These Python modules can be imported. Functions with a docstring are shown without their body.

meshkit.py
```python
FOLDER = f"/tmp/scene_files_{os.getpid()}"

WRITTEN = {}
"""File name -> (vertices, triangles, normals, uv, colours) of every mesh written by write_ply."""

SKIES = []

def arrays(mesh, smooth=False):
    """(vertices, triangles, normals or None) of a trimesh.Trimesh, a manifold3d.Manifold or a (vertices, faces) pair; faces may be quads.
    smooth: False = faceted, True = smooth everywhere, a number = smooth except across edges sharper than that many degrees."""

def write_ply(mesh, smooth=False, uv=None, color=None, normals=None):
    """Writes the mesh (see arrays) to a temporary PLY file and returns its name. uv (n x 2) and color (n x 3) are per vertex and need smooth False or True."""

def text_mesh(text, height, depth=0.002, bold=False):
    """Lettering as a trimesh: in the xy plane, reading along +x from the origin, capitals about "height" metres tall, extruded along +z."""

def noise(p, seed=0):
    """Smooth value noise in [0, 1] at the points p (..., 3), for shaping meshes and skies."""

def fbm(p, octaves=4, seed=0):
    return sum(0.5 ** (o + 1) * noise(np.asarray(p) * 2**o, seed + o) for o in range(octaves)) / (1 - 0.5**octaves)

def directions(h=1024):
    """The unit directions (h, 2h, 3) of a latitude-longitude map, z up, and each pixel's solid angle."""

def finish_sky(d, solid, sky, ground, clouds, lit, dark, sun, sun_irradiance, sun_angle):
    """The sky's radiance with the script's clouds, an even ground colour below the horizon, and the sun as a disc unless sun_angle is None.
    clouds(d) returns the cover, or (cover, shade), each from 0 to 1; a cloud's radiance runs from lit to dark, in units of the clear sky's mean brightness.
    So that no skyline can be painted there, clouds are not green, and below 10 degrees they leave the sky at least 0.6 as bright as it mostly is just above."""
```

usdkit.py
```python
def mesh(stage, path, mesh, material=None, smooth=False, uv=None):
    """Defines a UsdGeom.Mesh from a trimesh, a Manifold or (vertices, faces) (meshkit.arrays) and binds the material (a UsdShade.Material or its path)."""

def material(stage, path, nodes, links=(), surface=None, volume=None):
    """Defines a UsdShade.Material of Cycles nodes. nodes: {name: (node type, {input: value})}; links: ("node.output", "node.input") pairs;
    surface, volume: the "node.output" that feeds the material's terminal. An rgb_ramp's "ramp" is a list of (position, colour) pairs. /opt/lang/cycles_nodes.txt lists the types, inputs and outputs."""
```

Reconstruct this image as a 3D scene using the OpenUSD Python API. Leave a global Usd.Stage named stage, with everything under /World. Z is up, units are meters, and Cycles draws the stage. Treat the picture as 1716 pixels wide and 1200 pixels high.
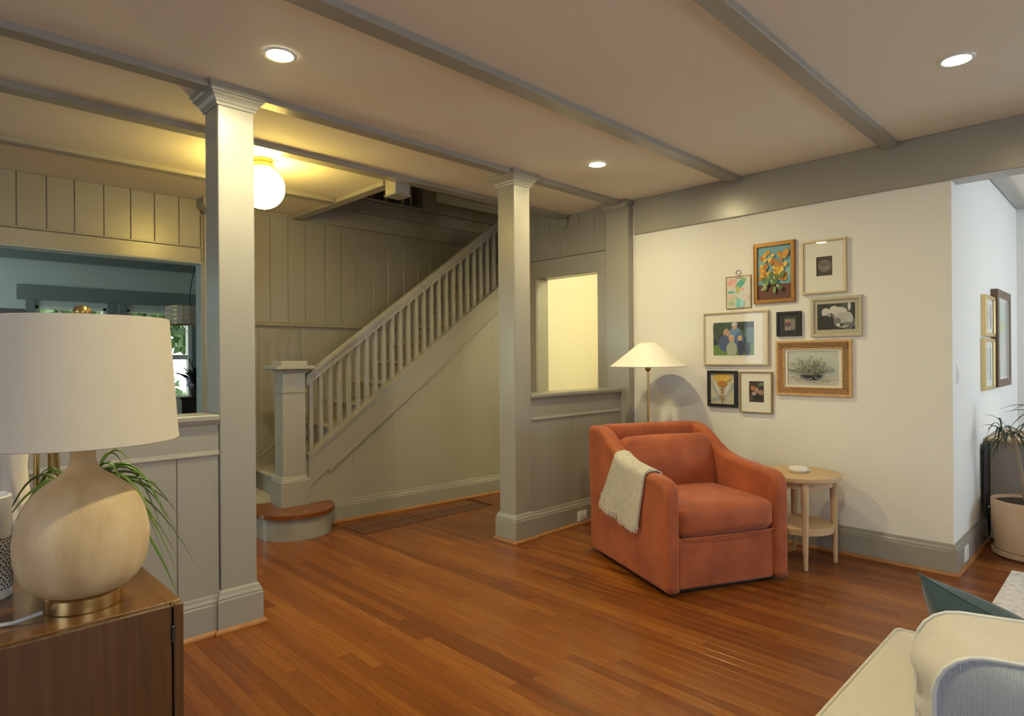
import math, random
import numpy as np, trimesh, usdkit, meshkit
import manifold3d as m3
from shapely.geometry import Polygon, Point, box as sbox
from shapely.ops import unary_union
from pxr import Usd, UsdGeom, UsdLux, UsdShade, Gf, Sdf, Vt

stage = Usd.Stage.CreateInMemory()
UsdGeom.SetStageUpAxis(stage, 'Z'); UsdGeom.SetStageMetersPerUnit(stage, 1.0)
UsdGeom.Xform.Define(stage, '/World'); UsdGeom.Scope.Define(stage, '/World/Looks')
PI = math.pi
rng = random.Random(7); nrng = np.random.default_rng(7)

# ------------------------------------------------------------------ camera
F_PX, YAW, PITCH, ROLL, EYE = 1042.84, 0.7928, 0.0005, -0.0072, 1.30
EXPOSURE = 0.0
fw = np.array([math.cos(YAW)*math.cos(PITCH), math.sin(YAW)*math.cos(PITCH), math.sin(PITCH)])
rt = np.array([math.sin(YAW), -math.cos(YAW), 0.0]); up = np.cross(rt, fw)
right = rt*math.cos(ROLL)+up*math.sin(ROLL); upv = -rt*math.sin(ROLL)+up*math.cos(ROLL)
cam = UsdGeom.Camera.Define(stage, '/World/camera')
cam.AddTransformOp().Set(Gf.Matrix4d(*[float(x) for x in (*right, 0, *upv, 0, *(-fw), 0, 0, 0, EYE, 1)]))
cam.CreateHorizontalApertureAttr(36.0); cam.CreateFocalLengthAttr(36.0*F_PX/1716)
cam.CreateClippingRangeAttr((0.02, 500.0)); cam.CreateExposureAttr(EXPOSURE)

# ------------------------------------------------------------------ light
C_DOWNA, C_DOWNB, C_DOWNC, C_DOWND = (1080, 960, 580), (740, 635, 350), (120, 102, 50), (1180, 1050, 630)
C_GLOBE, C_PASSAGE, C_SIDEDOWN, C_UPSTAIRS = (39, 28.5, 6.6), (110, 108, 68), (230, 165, 48), (7, 5.2, 2.0)          # radiance of the lamps
C_SKY, C_SIDE, C_ENTRY, C_LIVING, C_FRONT, C_DINING = (.65, .69, .66), (6.2, 8.0, 10.2), (.35, .7, 1.3), (1.6, 2.0, 3.2), (2.2, 2.8, 3.6), (7.5, 9.5, 8.8)
sun = UsdLux.DistantLight.Define(stage, '/World/sun')                 # morning sun on the garden
sun.AddRotateXYZOp().Set(Gf.Vec3f(3.0, 48.0, 0.0)); sun.CreateIntensityAttr(9.0); sun.CreateAngleAttr(.6); sun.CreateColorAttr(Gf.Vec3f(1.0, .95, .86))
dome = UsdLux.DomeLight.Define(stage, '/World/sky')
dome.CreateIntensityAttr(1.0); dome.CreateColorAttr(Gf.Vec3f(*C_SKY))
def window_light(name, pos, look, w, h, power):           # daylight arriving through a window of the house
    l = UsdLux.RectLight.Define(stage, '/World/'+name)
    z = -np.array(look, float); z /= np.linalg.norm(z); x = np.cross([0, 0, 1.0], z); x /= np.linalg.norm(x); y = np.cross(z, x)
    l.AddTransformOp().Set(Gf.Matrix4d(*[float(v) for v in (*x, 0, *y, 0, *z, 0, *pos, 1)]))
    l.CreateWidthAttr(w); l.CreateHeightAttr(h); l.CreateColorAttr(Gf.Vec3f(*power)); l.CreateIntensityAttr(1.0)
window_light('daylight_side_room', (6.0, -2.28, 1.45), (0, 1, -.05), 1.35, 1.25, C_SIDE)
window_light('daylight_entry', (-2.60, 5.01, 1.67), (1, 0, -.05), .56, 1.0, C_ENTRY)
window_light('daylight_living', (-2.60, .6, 1.5), (1, 0, -.40), 1.36, 1.2, C_LIVING)
window_light('daylight_front', (.5, -3.0, 1.45), (0, 1, -.30), 1.56, 1.25, C_FRONT)
window_light('daylight_dining', (-2.28, 7.4, 1.4), (1, 0, 0), 1.6, 1.3, C_DINING)

# ------------------------------------------------------------------ helpers: meshes are (vertices, triangles)
_names = {}
def unique(parent, name):
    k = (parent, name); n = _names.get(k, -1)+1; _names[k] = n
    return f'{parent}/{name}' if n == 0 else f'{parent}/{name}_{n:03d}'
def tag(p, label=None, cat=None, group=None, kind=None):
    for k, v in (('label', label), ('category', cat), ('group', group), ('kind', kind)):
        if v: p.SetCustomDataByKey(k, v)
    return p
ORIGIN = {}
def thing(name, label, cat, loc=(0, 0, 0), rotz=0.0, group=None, kind=None):
    path = unique('/World', name); x = UsdGeom.Xform.Define(stage, path)
    x.AddTranslateOp().Set(Gf.Vec3d(*map(float, loc)))
    if rotz: x.AddRotateZOp().Set(math.degrees(rotz))
    ORIGIN[path] = (np.array(loc, float), rotz)
    return tag(x.GetPrim(), label, cat, group, kind)
def part(parent, name, mesh, material, smooth=False, local=False, label=None, kind=None, tint=None):
    """a mesh under parent; given in world coordinates unless local"""
    pp = str(parent.GetPath()); path = unique(pp, name)
    v, f = (np.asarray(mesh[0], float), np.asarray(mesh[1], int)) if isinstance(mesh, tuple) else (np.array(mesh.vertices), np.array(mesh.faces))
    root = '/'.join(pp.split('/')[:3])
    if not local and root in ORIGIN:
        o, a = ORIGIN[root]; v = v-o
        if a: c, s = math.cos(-a), math.sin(-a); v = np.stack([v[:, 0]*c-v[:, 1]*s, v[:, 0]*s+v[:, 1]*c, v[:, 2]], 1)
    m = usdkit.mesh(stage, path, (v, f), M[material], smooth)
    if tint is not None:
        UsdGeom.PrimvarsAPI(m).CreatePrimvar('tint', Sdf.ValueTypeNames.Color3fArray, 'vertex').Set(Vt.Vec3fArray.FromNumpy(np.asarray(tint, np.float32)))
    return tag(m.GetPrim(), label, None, None, kind)
class _W: 
    def GetPath(self): return '/World'
WORLD = _W()
def solo(name, mesh, material, label, cat, smooth=False, group=None, kind=None):
    return tag(part(WORLD, name, mesh, material, smooth), label, cat, group, kind)
def cat(*ms):
    ms = [m for x in ms for m in (x if isinstance(x, list) else [x])]
    vs, fs, n = [], [], 0
    for m in ms:
        v, f = m if isinstance(m, tuple) else (np.array(m.vertices), np.array(m.faces))
        vs.append(np.asarray(v, float)); fs.append(np.asarray(f, int)+n); n += len(v)
    return np.vstack(vs), np.vstack(fs)
def move(m, d=(0, 0, 0), rz=0.0, R=None):
    v, f = m if isinstance(m, tuple) else (np.array(m.vertices), np.array(m.faces))
    v = np.asarray(v, float)
    if rz: c, s = math.cos(rz), math.sin(rz); v = np.stack([v[:, 0]*c-v[:, 1]*s, v[:, 0]*s+v[:, 1]*c, v[:, 2]], 1)
    if R is not None: v = v@np.asarray(R).T
    return v+np.asarray(d, float), f
_pt = []
for sx in (-1, 1):
    for sy in (-1, 1):
        for sz in (-1, 1):
            for a in range(3): _pt.append((sx, sy, sz, a))
def _cb(h, c):
    out = []
    for sx, sy, sz, a in _pt:
        p = np.array([sx, sy, sz], float)*(np.asarray(h)-c); p[a] += (sx, sy, sz)[a]*c; out.append(p)
    return np.array(out)
_hull = trimesh.convex.convex_hull(_cb(np.array([1, 1, 1.]), .3))
_idx = [int(np.argmin(((_cb(np.array([1, 1, 1.]), .3)-v)**2).sum(1))) for v in _hull.vertices]
_cf = np.array([[_idx[i] for i in t] for t in _hull.faces])
def bx(x0, x1, y0, y1, z0, z1, c=.002):
    """box with chamfered edges"""
    lo, hi = np.array([min(x0, x1), min(y0, y1), min(z0, z1)], float), np.array([max(x0, x1), max(y0, y1), max(z0, z1)], float)
    h = (hi-lo)/2
    if c <= 0:
        b = trimesh.creation.box(hi-lo); return np.array(b.vertices)+(lo+hi)/2, np.array(b.faces)
    return _cb(h, min(c, h.min()*.9))+(lo+hi)/2, _cf
def lathe(profile, n=48, c=(0, 0, 0), close=False):
    p = np.array(profile, float); a = np.arange(n)*2*PI/n
    v = np.stack([p[:, None, 0]*np.cos(a), p[:, None, 0]*np.sin(a), np.repeat(p[:, 1:2], n, 1)], -1).reshape(-1, 3)
    f = []
    k = len(p)
    for i in range(k if close else k-1):
        for j in range(n):
            a0, a1, b0, b1 = i*n+j, i*n+(j+1) % n, ((i+1) % k)*n+j, ((i+1) % k)*n+(j+1) % n
            if p[i][0] > 1e-6: f.append((a0, a1, b1))
            if p[(i+1) % k][0] > 1e-6: f.append((a0, b1, b0))
    return v+np.asarray(c, float), np.array(f)
def tube(pts, r, n=8):
    p = np.asarray(pts, float); t = np.gradient(p, axis=0); t /= np.linalg.norm(t, axis=1)[:, None]
    ref = np.array([0, 0, 1.]) if abs(t[:, 2]).mean() < .8 else np.array([1., 0, 0])
    a = np.cross(t, ref); a /= np.linalg.norm(a, axis=1)[:, None]; b = np.cross(t, a)
    r = np.broadcast_to(r, (len(p),))
    ang = np.arange(n)*2*PI/n
    v = p[:, None]+r[:, None, None]*(np.cos(ang)[None, :, None]*a[:, None]+np.sin(ang)[None, :, None]*b[:, None])
    v = v.reshape(-1, 3); f = []
    for i in range(len(p)-1):
        for j in range(n):
            q = (i*n+j, i*n+(j+1) % n, (i+1)*n+(j+1) % n, (i+1)*n+j); f += [(q[0], q[2], q[1]), (q[0], q[3], q[2])]
    v = np.vstack([v, p[:1], p[-1:]]); e = len(v)
    for j in range(n):
        f += [(e-2, j, (j+1) % n), (e-1, (len(p)-1)*n+(j+1) % n, (len(p)-1)*n+j)]
    return v, np.array(f)
def extrude(poly, z0, z1):
    """shapely polygon (in xy) raised from z0 to z1"""
    gs = getattr(poly, 'geoms', [poly])
    return cat([move(trimesh.creation.extrude_polygon(g, z1-z0, engine='earcut'), (0, 0, z0)) for g in gs])
def prism(pts, axis, a0, a1):
    """polygon pts in the two other axes (cyclic order) extruded along axis"""
    v, f = extrude(Polygon(pts), a0, a1)
    if axis == 'z': return v, f
    if axis == 'x': return np.stack([v[:, 2], v[:, 0], v[:, 1]], 1), f          # pts are (y, z)
    return np.stack([v[:, 0], v[:, 2], v[:, 1]], 1), f[:, ::-1]                 # pts are (x, z)
def ring_loft(profile, x0, x1, y0, y1):
    """square column mouldings: profile of (outset, z) swept around the rectangle with mitred corners, closed top and bottom"""
    v = []
    for o, z in profile: v += [(x0-o, y0-o, z), (x1+o, y0-o, z), (x1+o, y1+o, z), (x0-o, y1+o, z)]
    f = []
    k = len(profile)
    for i in range(k-1):
        for j in range(4):
            a, b, c_, d = i*4+j, i*4+(j+1) % 4, (i+1)*4+(j+1) % 4, (i+1)*4+j; f += [(a, b, c_), (a, c_, d)]
    f += [(0, 2, 1), (0, 3, 2), (k*4-4, k*4-3, k*4-2), (k*4-4, k*4-2, k*4-1)]
    return np.array(v, float), np.array(f)
def cushion(w, d, h, r=.05, puff=.02, n=14, pz=1.0):
    """soft box centred at the origin: rounded edges, faces that bulge"""
    b = trimesh.creation.box([2, 2, 2])
    for _ in range(4): b = b.subdivide()
    p = np.array(b.vertices); f = np.array(b.faces)
    H = np.array([w, d, h])/2; q = p*H
    inner = np.maximum(H-r, 1e-4); cl = np.clip(q, -inner, inner); dv = q-cl
    L = np.linalg.norm(dv, axis=1); s = np.where(L > 1e-9, r/np.maximum(L, 1e-9), 0)
    q = cl+dv*s[:, None]
    for ax in range(3):
        o = [i for i in range(3) if i != ax]
        k = (1-(q[:, o[0]]/H[o[0]])**2).clip(0)*(1-(q[:, o[1]]/H[o[1]])**2).clip(0)
        q[:, ax] += np.sign(q[:, ax])*np.abs(q[:, ax])/H[ax]*puff*k*(pz if ax == 2 else 1)
    return q, f
def loft_profile(pts, w, r, n=5):
    """closed outline pts (a, z) given a thickness w (centred), with edges rounded by r; the outline lies in the (y, z) plane and w runs along x"""
    pg = Polygon(pts).buffer(0); L = pg.exterior.length; k = 90
    P = np.array([pg.exterior.interpolate(i*L/k).coords[0] for i in range(k)])
    if Polygon(P).exterior.is_ccw is False: P = P[::-1]
    t = np.roll(P, -1, 0)-np.roll(P, 1, 0); t /= np.linalg.norm(t, axis=1)[:, None]; nrm = np.stack([-t[:, 1], t[:, 0]], 1)
    rings = []
    for i in range(n+1): a = i/n*PI/2; rings.append((-w/2+r*(1-math.sin(a)), r*(1-math.cos(PI/2-a)) if 0 else r*(1-math.sin(PI/2-(PI/2-a)))))
    rings = [(-w/2+r*(1-math.cos(a)), r*(1-math.sin(a))) for a in np.linspace(0, PI/2, n+1)]
    rings = rings+[(-x, i) for x, i in rings[::-1]]
    v = np.vstack([np.column_stack([np.full(k, x), P+nrm*ins]) for x, ins in rings]); f = []
    for i in range(len(rings)-1):
        for j in range(k):
            a, b, c_, d = i*k+j, i*k+(j+1) % k, (i+1)*k+(j+1) % k, (i+1)*k+j; f += [(a, c_, b), (a, d, c_)]
    base = len(v)
    for i, sgn in ((0, 1), (len(rings)-1, -1)):
        ring = v[i*k:(i+1)*k]; pv, pf = trimesh.creation.triangulate_polygon(Polygon(ring[:, 1:]), engine='earcut')
        from scipy.spatial import cKDTree
        m = cKDTree(ring[:, 1:]).query(pv)[1]+i*k
        for tr in pf: f.append(tuple(m[tr]) if sgn < 0 else tuple(m[tr][::-1]))
    tm = trimesh.Trimesh(v, np.array(f), process=False); tm.fix_normals()
    return np.array(tm.vertices), np.array(tm.faces)
def blade(base, az, length, rise, droop, width, n=8, fold=.25, th=.0006, twist=0.0):
    """an arching strap leaf with a folded middle and a little thickness"""
    t = np.linspace(0, 1, n)
    out = length*(t*math.cos(rise)+0*t); z = length*(t*math.sin(rise))-droop*t**2*length
    dx, dy = math.cos(az), math.sin(az); px, py = -dy, dx
    wv = width*np.sin(np.clip(t*.92+.10, 0, 1)*PI)**.7*(1-.35*t)
    c = np.stack([base[0]+dx*out, base[1]+dy*out, base[2]+z], 1)
    side = np.stack([np.full(n, px), np.full(n, py), np.full(n, twist)], 1)
    rows = []
    for s, dz in ((-1, fold), (0, 0), (1, fold)): rows.append(c+side*(s*wv/2)[:, None]+np.array([0, 0, 1.])*(wv*dz)[:, None]*abs(s))
    v = np.stack(rows, 1); low = v-np.array([0, 0, th*2]); V = np.concatenate([v.reshape(-1, 3), low.reshape(-1, 3)]); o = n*3; f = []
    for i in range(n-1):
        for j in range(2):
            a, b, c_, d = i*3+j, i*3+j+1, (i+1)*3+j+1, (i+1)*3+j
            f += [(a, b, c_), (a, c_, d), (o+a, o+c_, o+b), (o+a, o+d, o+c_)]
        for j in (0, 2):
            a, b = i*3+j, (i+1)*3+j; f += [(a, b, o+b), (a, o+b, o+a)]
    return V, np.array(f)

# ------------------------------------------------------------------ materials
M = {}
def mat(name, color, rough=.5, bump=None, vary=None, coat=0.0, sheen=0.0, metallic=0.0, spec=.5, extra=None):
    """principled paint / cloth / metal. bump: (scale, strength, distance, stretch xyz); vary: (second colour, scale, stretch xyz, contrast)"""
    N = {'p': ('principled_bsdf', {'base_color': color, 'roughness': rough, 'coat_weight': coat, 'coat_roughness': .15, 'sheen_weight': sheen, 'sheen_roughness': .45,
                                   'metallic': metallic, 'specular_ior_level': spec, **(extra or {})}), 'tc': ('texture_coordinate', {})}
    L = []
    if vary:
        c2, sc, st, con = vary
        N['mv'] = ('mapping', {'scale': st}); N['nv'] = ('noise_texture', {'scale': sc, 'detail': 4.0, 'roughness': .6})
        N['rv'] = ('rgb_ramp', {'ramp': [(.5-con, color), (.5+con, c2)]})
        L += [('tc.object', 'mv.vector'), ('mv.vector', 'nv.vector'), ('nv.fac', 'rv.fac'), ('rv.color', 'p.base_color')]
    if bump:
        sc, strength, dist, st = bump
        N['mb'] = ('mapping', {'scale': st}); N['nb'] = ('noise_texture', {'scale': sc, 'detail': 3.0, 'roughness': .6}); N['b'] = ('bump', {'strength': strength, 'distance': dist})
        L += [('tc.object', 'mb.vector'), ('mb.vector', 'nb.vector'), ('nb.fac', 'b.height'), ('b.normal', 'p.normal')]
    M[name] = usdkit.material(stage, '/World/Looks/'+name, N, L, surface='p.BSDF')
one = (1, 1, 1)
mat('wall_paint', (.77, .75, .70), .62, (90, .12, .002, one), spec=.3)
mat('ceiling_paint', (.77, .71, .60), .8, (60, .1, .002, one), spec=.2)
mat('trim_paint', (.325, .305, .262), .29, (22, .06, .002, one))
mat('stair_panel_paint', (.36, .335, .275), .42, (22, .06, .002, one))
mat('dining_paint', (.54, .62, .60), .6, None)
mat('dining_trim', (.20, .24, .24), .4, None)
mat('window_white', (.80, .80, .78), .4, None)
mat('passage_paint', (.82, .77, .62), .6, None)
mat('shoe_wood', (.42, .19, .065), .35, None, ((.33, .14, .045), 14, (1, 1, 1), .2))
mat('white_plastic', (.80, .80, .78), .3)
mat('steel', (.5, .5, .5), .3, metallic=1.0)
mat('brass', (.62, .43, .17), .28, metallic=1.0)
mat('aged_brass', (.42, .28, .10), .33, metallic=1.0)
mat('black_metal', (.02, .02, .02), .4)
mat('black_frame', (.014, .012, .011), .4)
mat('gold_frame', (.62, .47, .22), .34, None, metallic=.75)
mat('champagne_frame', (.60, .50, .32), .38, None, metallic=.45)
mat('bronze_frame', (.34, .17, .045), .33, (140, .3, .002, one), metallic=.6)
mat('brown_frame', (.12, .065, .035), .45, None, ((.17, .095, .05), 20, (1, 1, .2), .2))
mat('linen_frame', (.50, .44, .32), .7, (400, .2, .001, one))
mat('rattan', (.66, .43, .20), .5, None, ((.55, .32, .13), 40, one, .2))
mat('rattan_dark', (.30, .13, .045), .6)
mat('mat_board', (.82, .77, .68), .8)
mat('shade_linen', (.64, .56, .44), .85, (900, .35, .001, (1, 1, 1)), ((.62, .54, .41), 260, (1, 1, .12), .25), extra={'transmission_weight': 0.0})
mat('shade_white', (.86, .82, .74), .8, (700, .15, .001, one))
mat('lamp_body', (.62, .42, .24), .62, None, ((.52, .34, .18), 9, (1, 1, .3), .25))
mat('vase_ceramic', (.70, .62, .50), .55, None)
mat('white_ceramic', (.78, .77, .74), .4, None)
mat('cord', (.45, .44, .42), .25)
mat('oak', (.60, .42, .24), .5, (60, .1, .001, (1, 1, .1)), ((.52, .35, .19), 9, (6, 6, .6), .25))
mat('carpet', (.46, .39, .27), .95, (500, .5, .003, one), ((.30, .25, .16), 16, one, .22), sheen=.2)
mat('terracotta', (.66, .46, .30), .75, (120, .15, .001, one), ((.60, .41, .26), 12, one, .25))
mat('soil', (.06, .04, .025), .95, (90, .6, .01, one))
mat('stem', (.30, .23, .16), .8, (60, .4, .004, (1, 1, 3)))
mat('taupe_cabinet', (.33, .29, .25), .5, None)
mat('dark_gap', (.03, .028, .025), .6)
mat('white_linen', (.49, .45, .375), .9, (600, .3, .001, one), sheen=.2)
mat('cream_cloth', (.44, .405, .36), .9, (500, .25, .001, one), sheen=.2)
mat('piping', (.55, .55, .53), .9)
mat('teal_velvet', (.003, .036, .058), .75, (300, .2, .001, one), ((.002, .026, .043), 10, one, .2), sheen=.25)
mat('blanket', (.72, .68, .57), .95, (200, 1.0, .006, (1, 1, 1)), ((.52, .47, .36), 70, (1, 1, 1), .22), sheen=.2)
mat('fringe', (.76, .72, .62), .95, sheen=.2)
mat('velvet', (.43, .100, .028), .75, (160, .12, .002, one), ((.29, .062, .017), 5.5, one, .17), sheen=.30, extra={'sheen_tint': (1.0, .60, .46)})
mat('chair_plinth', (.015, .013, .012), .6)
mat('book_blue', (.05, .07, .11), .6); mat('book_brown', (.08, .05, .03), .6); mat('book_cream', (.35, .31, .24), .7)
mat('flower_blue', (.45, .50, .70), .6)
mat('dark_wood', (.03, .022, .018), .4)
mat('hutch_paint', (.16, .19, .20), .5)
mat('bark', (.16, .12, .09), .9)
mat('lawn', (.13, .24, .07), .95, None, ((.08, .16, .04), 3, one, .2))
def leaf_mat(name, c1, c2):
    M[name] = usdkit.material(stage, '/World/Looks/'+name, {
        'oi': ('object_info', {}), 'gi': ('geometry', {}), 'ad': ('math', {'math_type': 'add'}), 'fr': ('math', {'math_type': 'fraction'}), 'r': ('rgb_ramp', {'ramp': [(0, c1), (1, c2)]}),
        'p': ('principled_bsdf', {'roughness': .45}), 't': ('translucent_bsdf', {}), 'm': ('mix_closure', {'fac': .25})},
        [('oi.random', 'ad.value1'), ('gi.random_per_island', 'ad.value2'), ('ad.value', 'fr.value1'), ('fr.value', 'r.fac'), ('r.color', 'p.base_color'), ('r.color', 't.color'), ('p.BSDF', 'm.closure1'), ('t.BSDF', 'm.closure2')], surface='m.closure')
leaf_mat('spider_leaf', (.10, .20, .025), (.24, .34, .07))
leaf_mat('dracaena_leaf', (.035, .075, .035), (.07, .12, .05))
leaf_mat('dark_leaf', (.012, .03, .018), (.03, .06, .03))
leaf_mat('tree_leaf', (.28, .42, .20), (.48, .60, .38))
def glow(name, c, s=1.0):
    M[name] = usdkit.material(stage, '/World/Looks/'+name, {'e': ('emission', {'color': c, 'strength': s})}, [], surface='e.emission')
[glow('downlight_glow_'+k_, c_) for k_, c_ in zip('abcde', (C_DOWNA, C_DOWNB, C_DOWNC, C_DOWND, C_SIDEDOWN))]; glow('globe_glow', C_GLOBE); glow('passage_glow', C_PASSAGE); glow('upstairs_glow', C_UPSTAIRS)
M['pane_glass'] = usdkit.material(stage, '/World/Looks/pane_glass', {'t': ('transparent_bsdf', {'color': (.97, .985, .98)}), 'g': ('glossy_bsdf', {'roughness': 0.0, 'color': (1, 1, 1)}), 'gm': ('geometry', {}), 'io': ('mix_float', {'a': 1.5, 'b': .6667, 'use_clamp': True}), 'f': ('fresnel', {}), 'm': ('mix_closure', {})},
    [('gm.backfacing', 'io.fac'), ('io.result', 'f.IOR'), ('f.fac', 'm.fac'), ('t.BSDF', 'm.closure1'), ('g.BSDF', 'm.closure2')], surface='m.closure')
M['print_ink'] = usdkit.material(stage, '/World/Looks/print_ink', {'a': ('attribute', {'attribute': 'tint'}), 'p': ('principled_bsdf', {'roughness': .55})}, [('a.color', 'p.base_color')], surface='p.BSDF')
def wood(name, ramp, grain_axis, rough, coat, tone=.5, gs=1.0):
    """board wood: long streaks along grain_axis (0 x, 1 y, 2 z), each board with its own tone and figure"""
    sc = [55*gs, 55*gs, 55*gs]; sc[grain_axis] = 2.2*gs
    sf = [14*gs, 14*gs, 14*gs]; sf[grain_axis] = .9*gs
    M[name] = usdkit.material(stage, '/World/Looks/'+name, {
        'oi': ('object_info', {}), 'gi': ('geometry', {}), 'ad': ('math', {'math_type': 'add'}), 'fr': ('math', {'math_type': 'fraction'}), 'wn': ('white_noise_texture', {'dimensions': '1D'}),
        'off': ('vector_math', {'math_type': 'scale', 'scale': 37.0}), 'pos': ('vector_math', {'math_type': 'add'}),
        'm1': ('mapping', {'scale': sc}), 'n1': ('noise_texture', {'scale': 1.0, 'detail': 5.0, 'roughness': .65, 'distortion': .4}),
        'm2': ('mapping', {'scale': sf}), 'n2': ('noise_texture', {'scale': 1.0, 'detail': 3.0, 'distortion': 1.2}), 'w2': ('math', {'math_type': 'multiply', 'value2': 34.0}), 'si': ('math', {'math_type': 'sine'}),
        's1': ('math', {'math_type': 'multiply', 'value2': .38}), 's2': ('math', {'math_type': 'multiply', 'value2': .075}), 's3': ('math', {'math_type': 'multiply', 'value2': tone}),
        'a1': ('math', {'math_type': 'add'}), 'a2': ('math', {'math_type': 'add'}), 'a3': ('math', {'math_type': 'add', 'value2': .31-tone*.5}),
        'r': ('rgb_ramp', {'ramp': ramp}), 'b': ('bump', {'strength': .08, 'distance': .001}), 'p': ('principled_bsdf', {'roughness': rough, 'coat_weight': coat, 'coat_roughness': .12, 'specular_ior_level': .4})},
        [('oi.random', 'ad.value1'), ('gi.random_per_island', 'ad.value2'), ('ad.value', 'fr.value1'), ('fr.value', 'wn.w'), ('wn.color', 'off.vector1'), ('gi.position', 'pos.vector1'), ('off.vector', 'pos.vector2'),
         ('pos.vector', 'm1.vector'), ('m1.vector', 'n1.vector'), ('pos.vector', 'm2.vector'), ('m2.vector', 'n2.vector'), ('n2.fac', 'w2.value1'), ('w2.value', 'si.value1'),
         ('n1.fac', 's1.value1'), ('si.value', 's2.value1'), ('wn.value', 's3.value1'), ('s1.value', 'a1.value1'), ('s2.value', 'a1.value2'), ('a1.value', 'a2.value1'), ('s3.value', 'a2.value2'), ('a2.value', 'a3.value1'), ('a3.value', 'r.fac'),
         ('r.color', 'p.base_color'), ('n1.fac', 'b.height'), ('b.normal', 'p.normal')], surface='p.BSDF')
OAK = [(.1, (.095, .022, .003)), (.4, (.175, .047, .006)), (.62, (.225, .068, .009)), (.9, (.33, .125, .022))]
wood('floor_wood', OAK, 1, .32, .15, .42)
wood('inlay_wood', [(.1, (.07, .018, .006)), (.5, (.13, .036, .010)), (.9, (.20, .07, .02))], 0, .32, .2, .4)
wood('tread_wood', OAK, 1, .3, .3, .2)
WAL = [(.1, (.050, .019, .0045)), (.5, (.100, .041, .010)), (.9, (.165, .078, .021))]
wood('walnut_top', [(.1, (.085, .030, .006)), (.5, (.150, .058, .012)), (.9, (.22, .095, .024))], 0, .28, .4, .3)
wood('walnut', WAL, 2, .42, .1, .3)
def corduroy():
    M['corduroy'] = usdkit.material(stage, '/World/Looks/corduroy', {'tc': ('texture_coordinate', {}), 'w': ('wave_texture', {'bands_direction': 'y', 'scale': 105.0, 'distortion': .8, 'detail': 2.0}),
        'b': ('bump', {'strength': .5, 'distance': .004}), 'r': ('rgb_ramp', {'ramp': [(0, (.36, .39, .41)), (1, (.43, .46, .48))]}), 'p': ('principled_bsdf', {'roughness': .9, 'sheen_weight': .3})},
        [('tc.object', 'w.vector'), ('w.fac', 'b.height'), ('b.normal', 'p.normal'), ('w.fac', 'r.fac'), ('r.color', 'p.base_color')], surface='p.BSDF')
corduroy()
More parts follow.
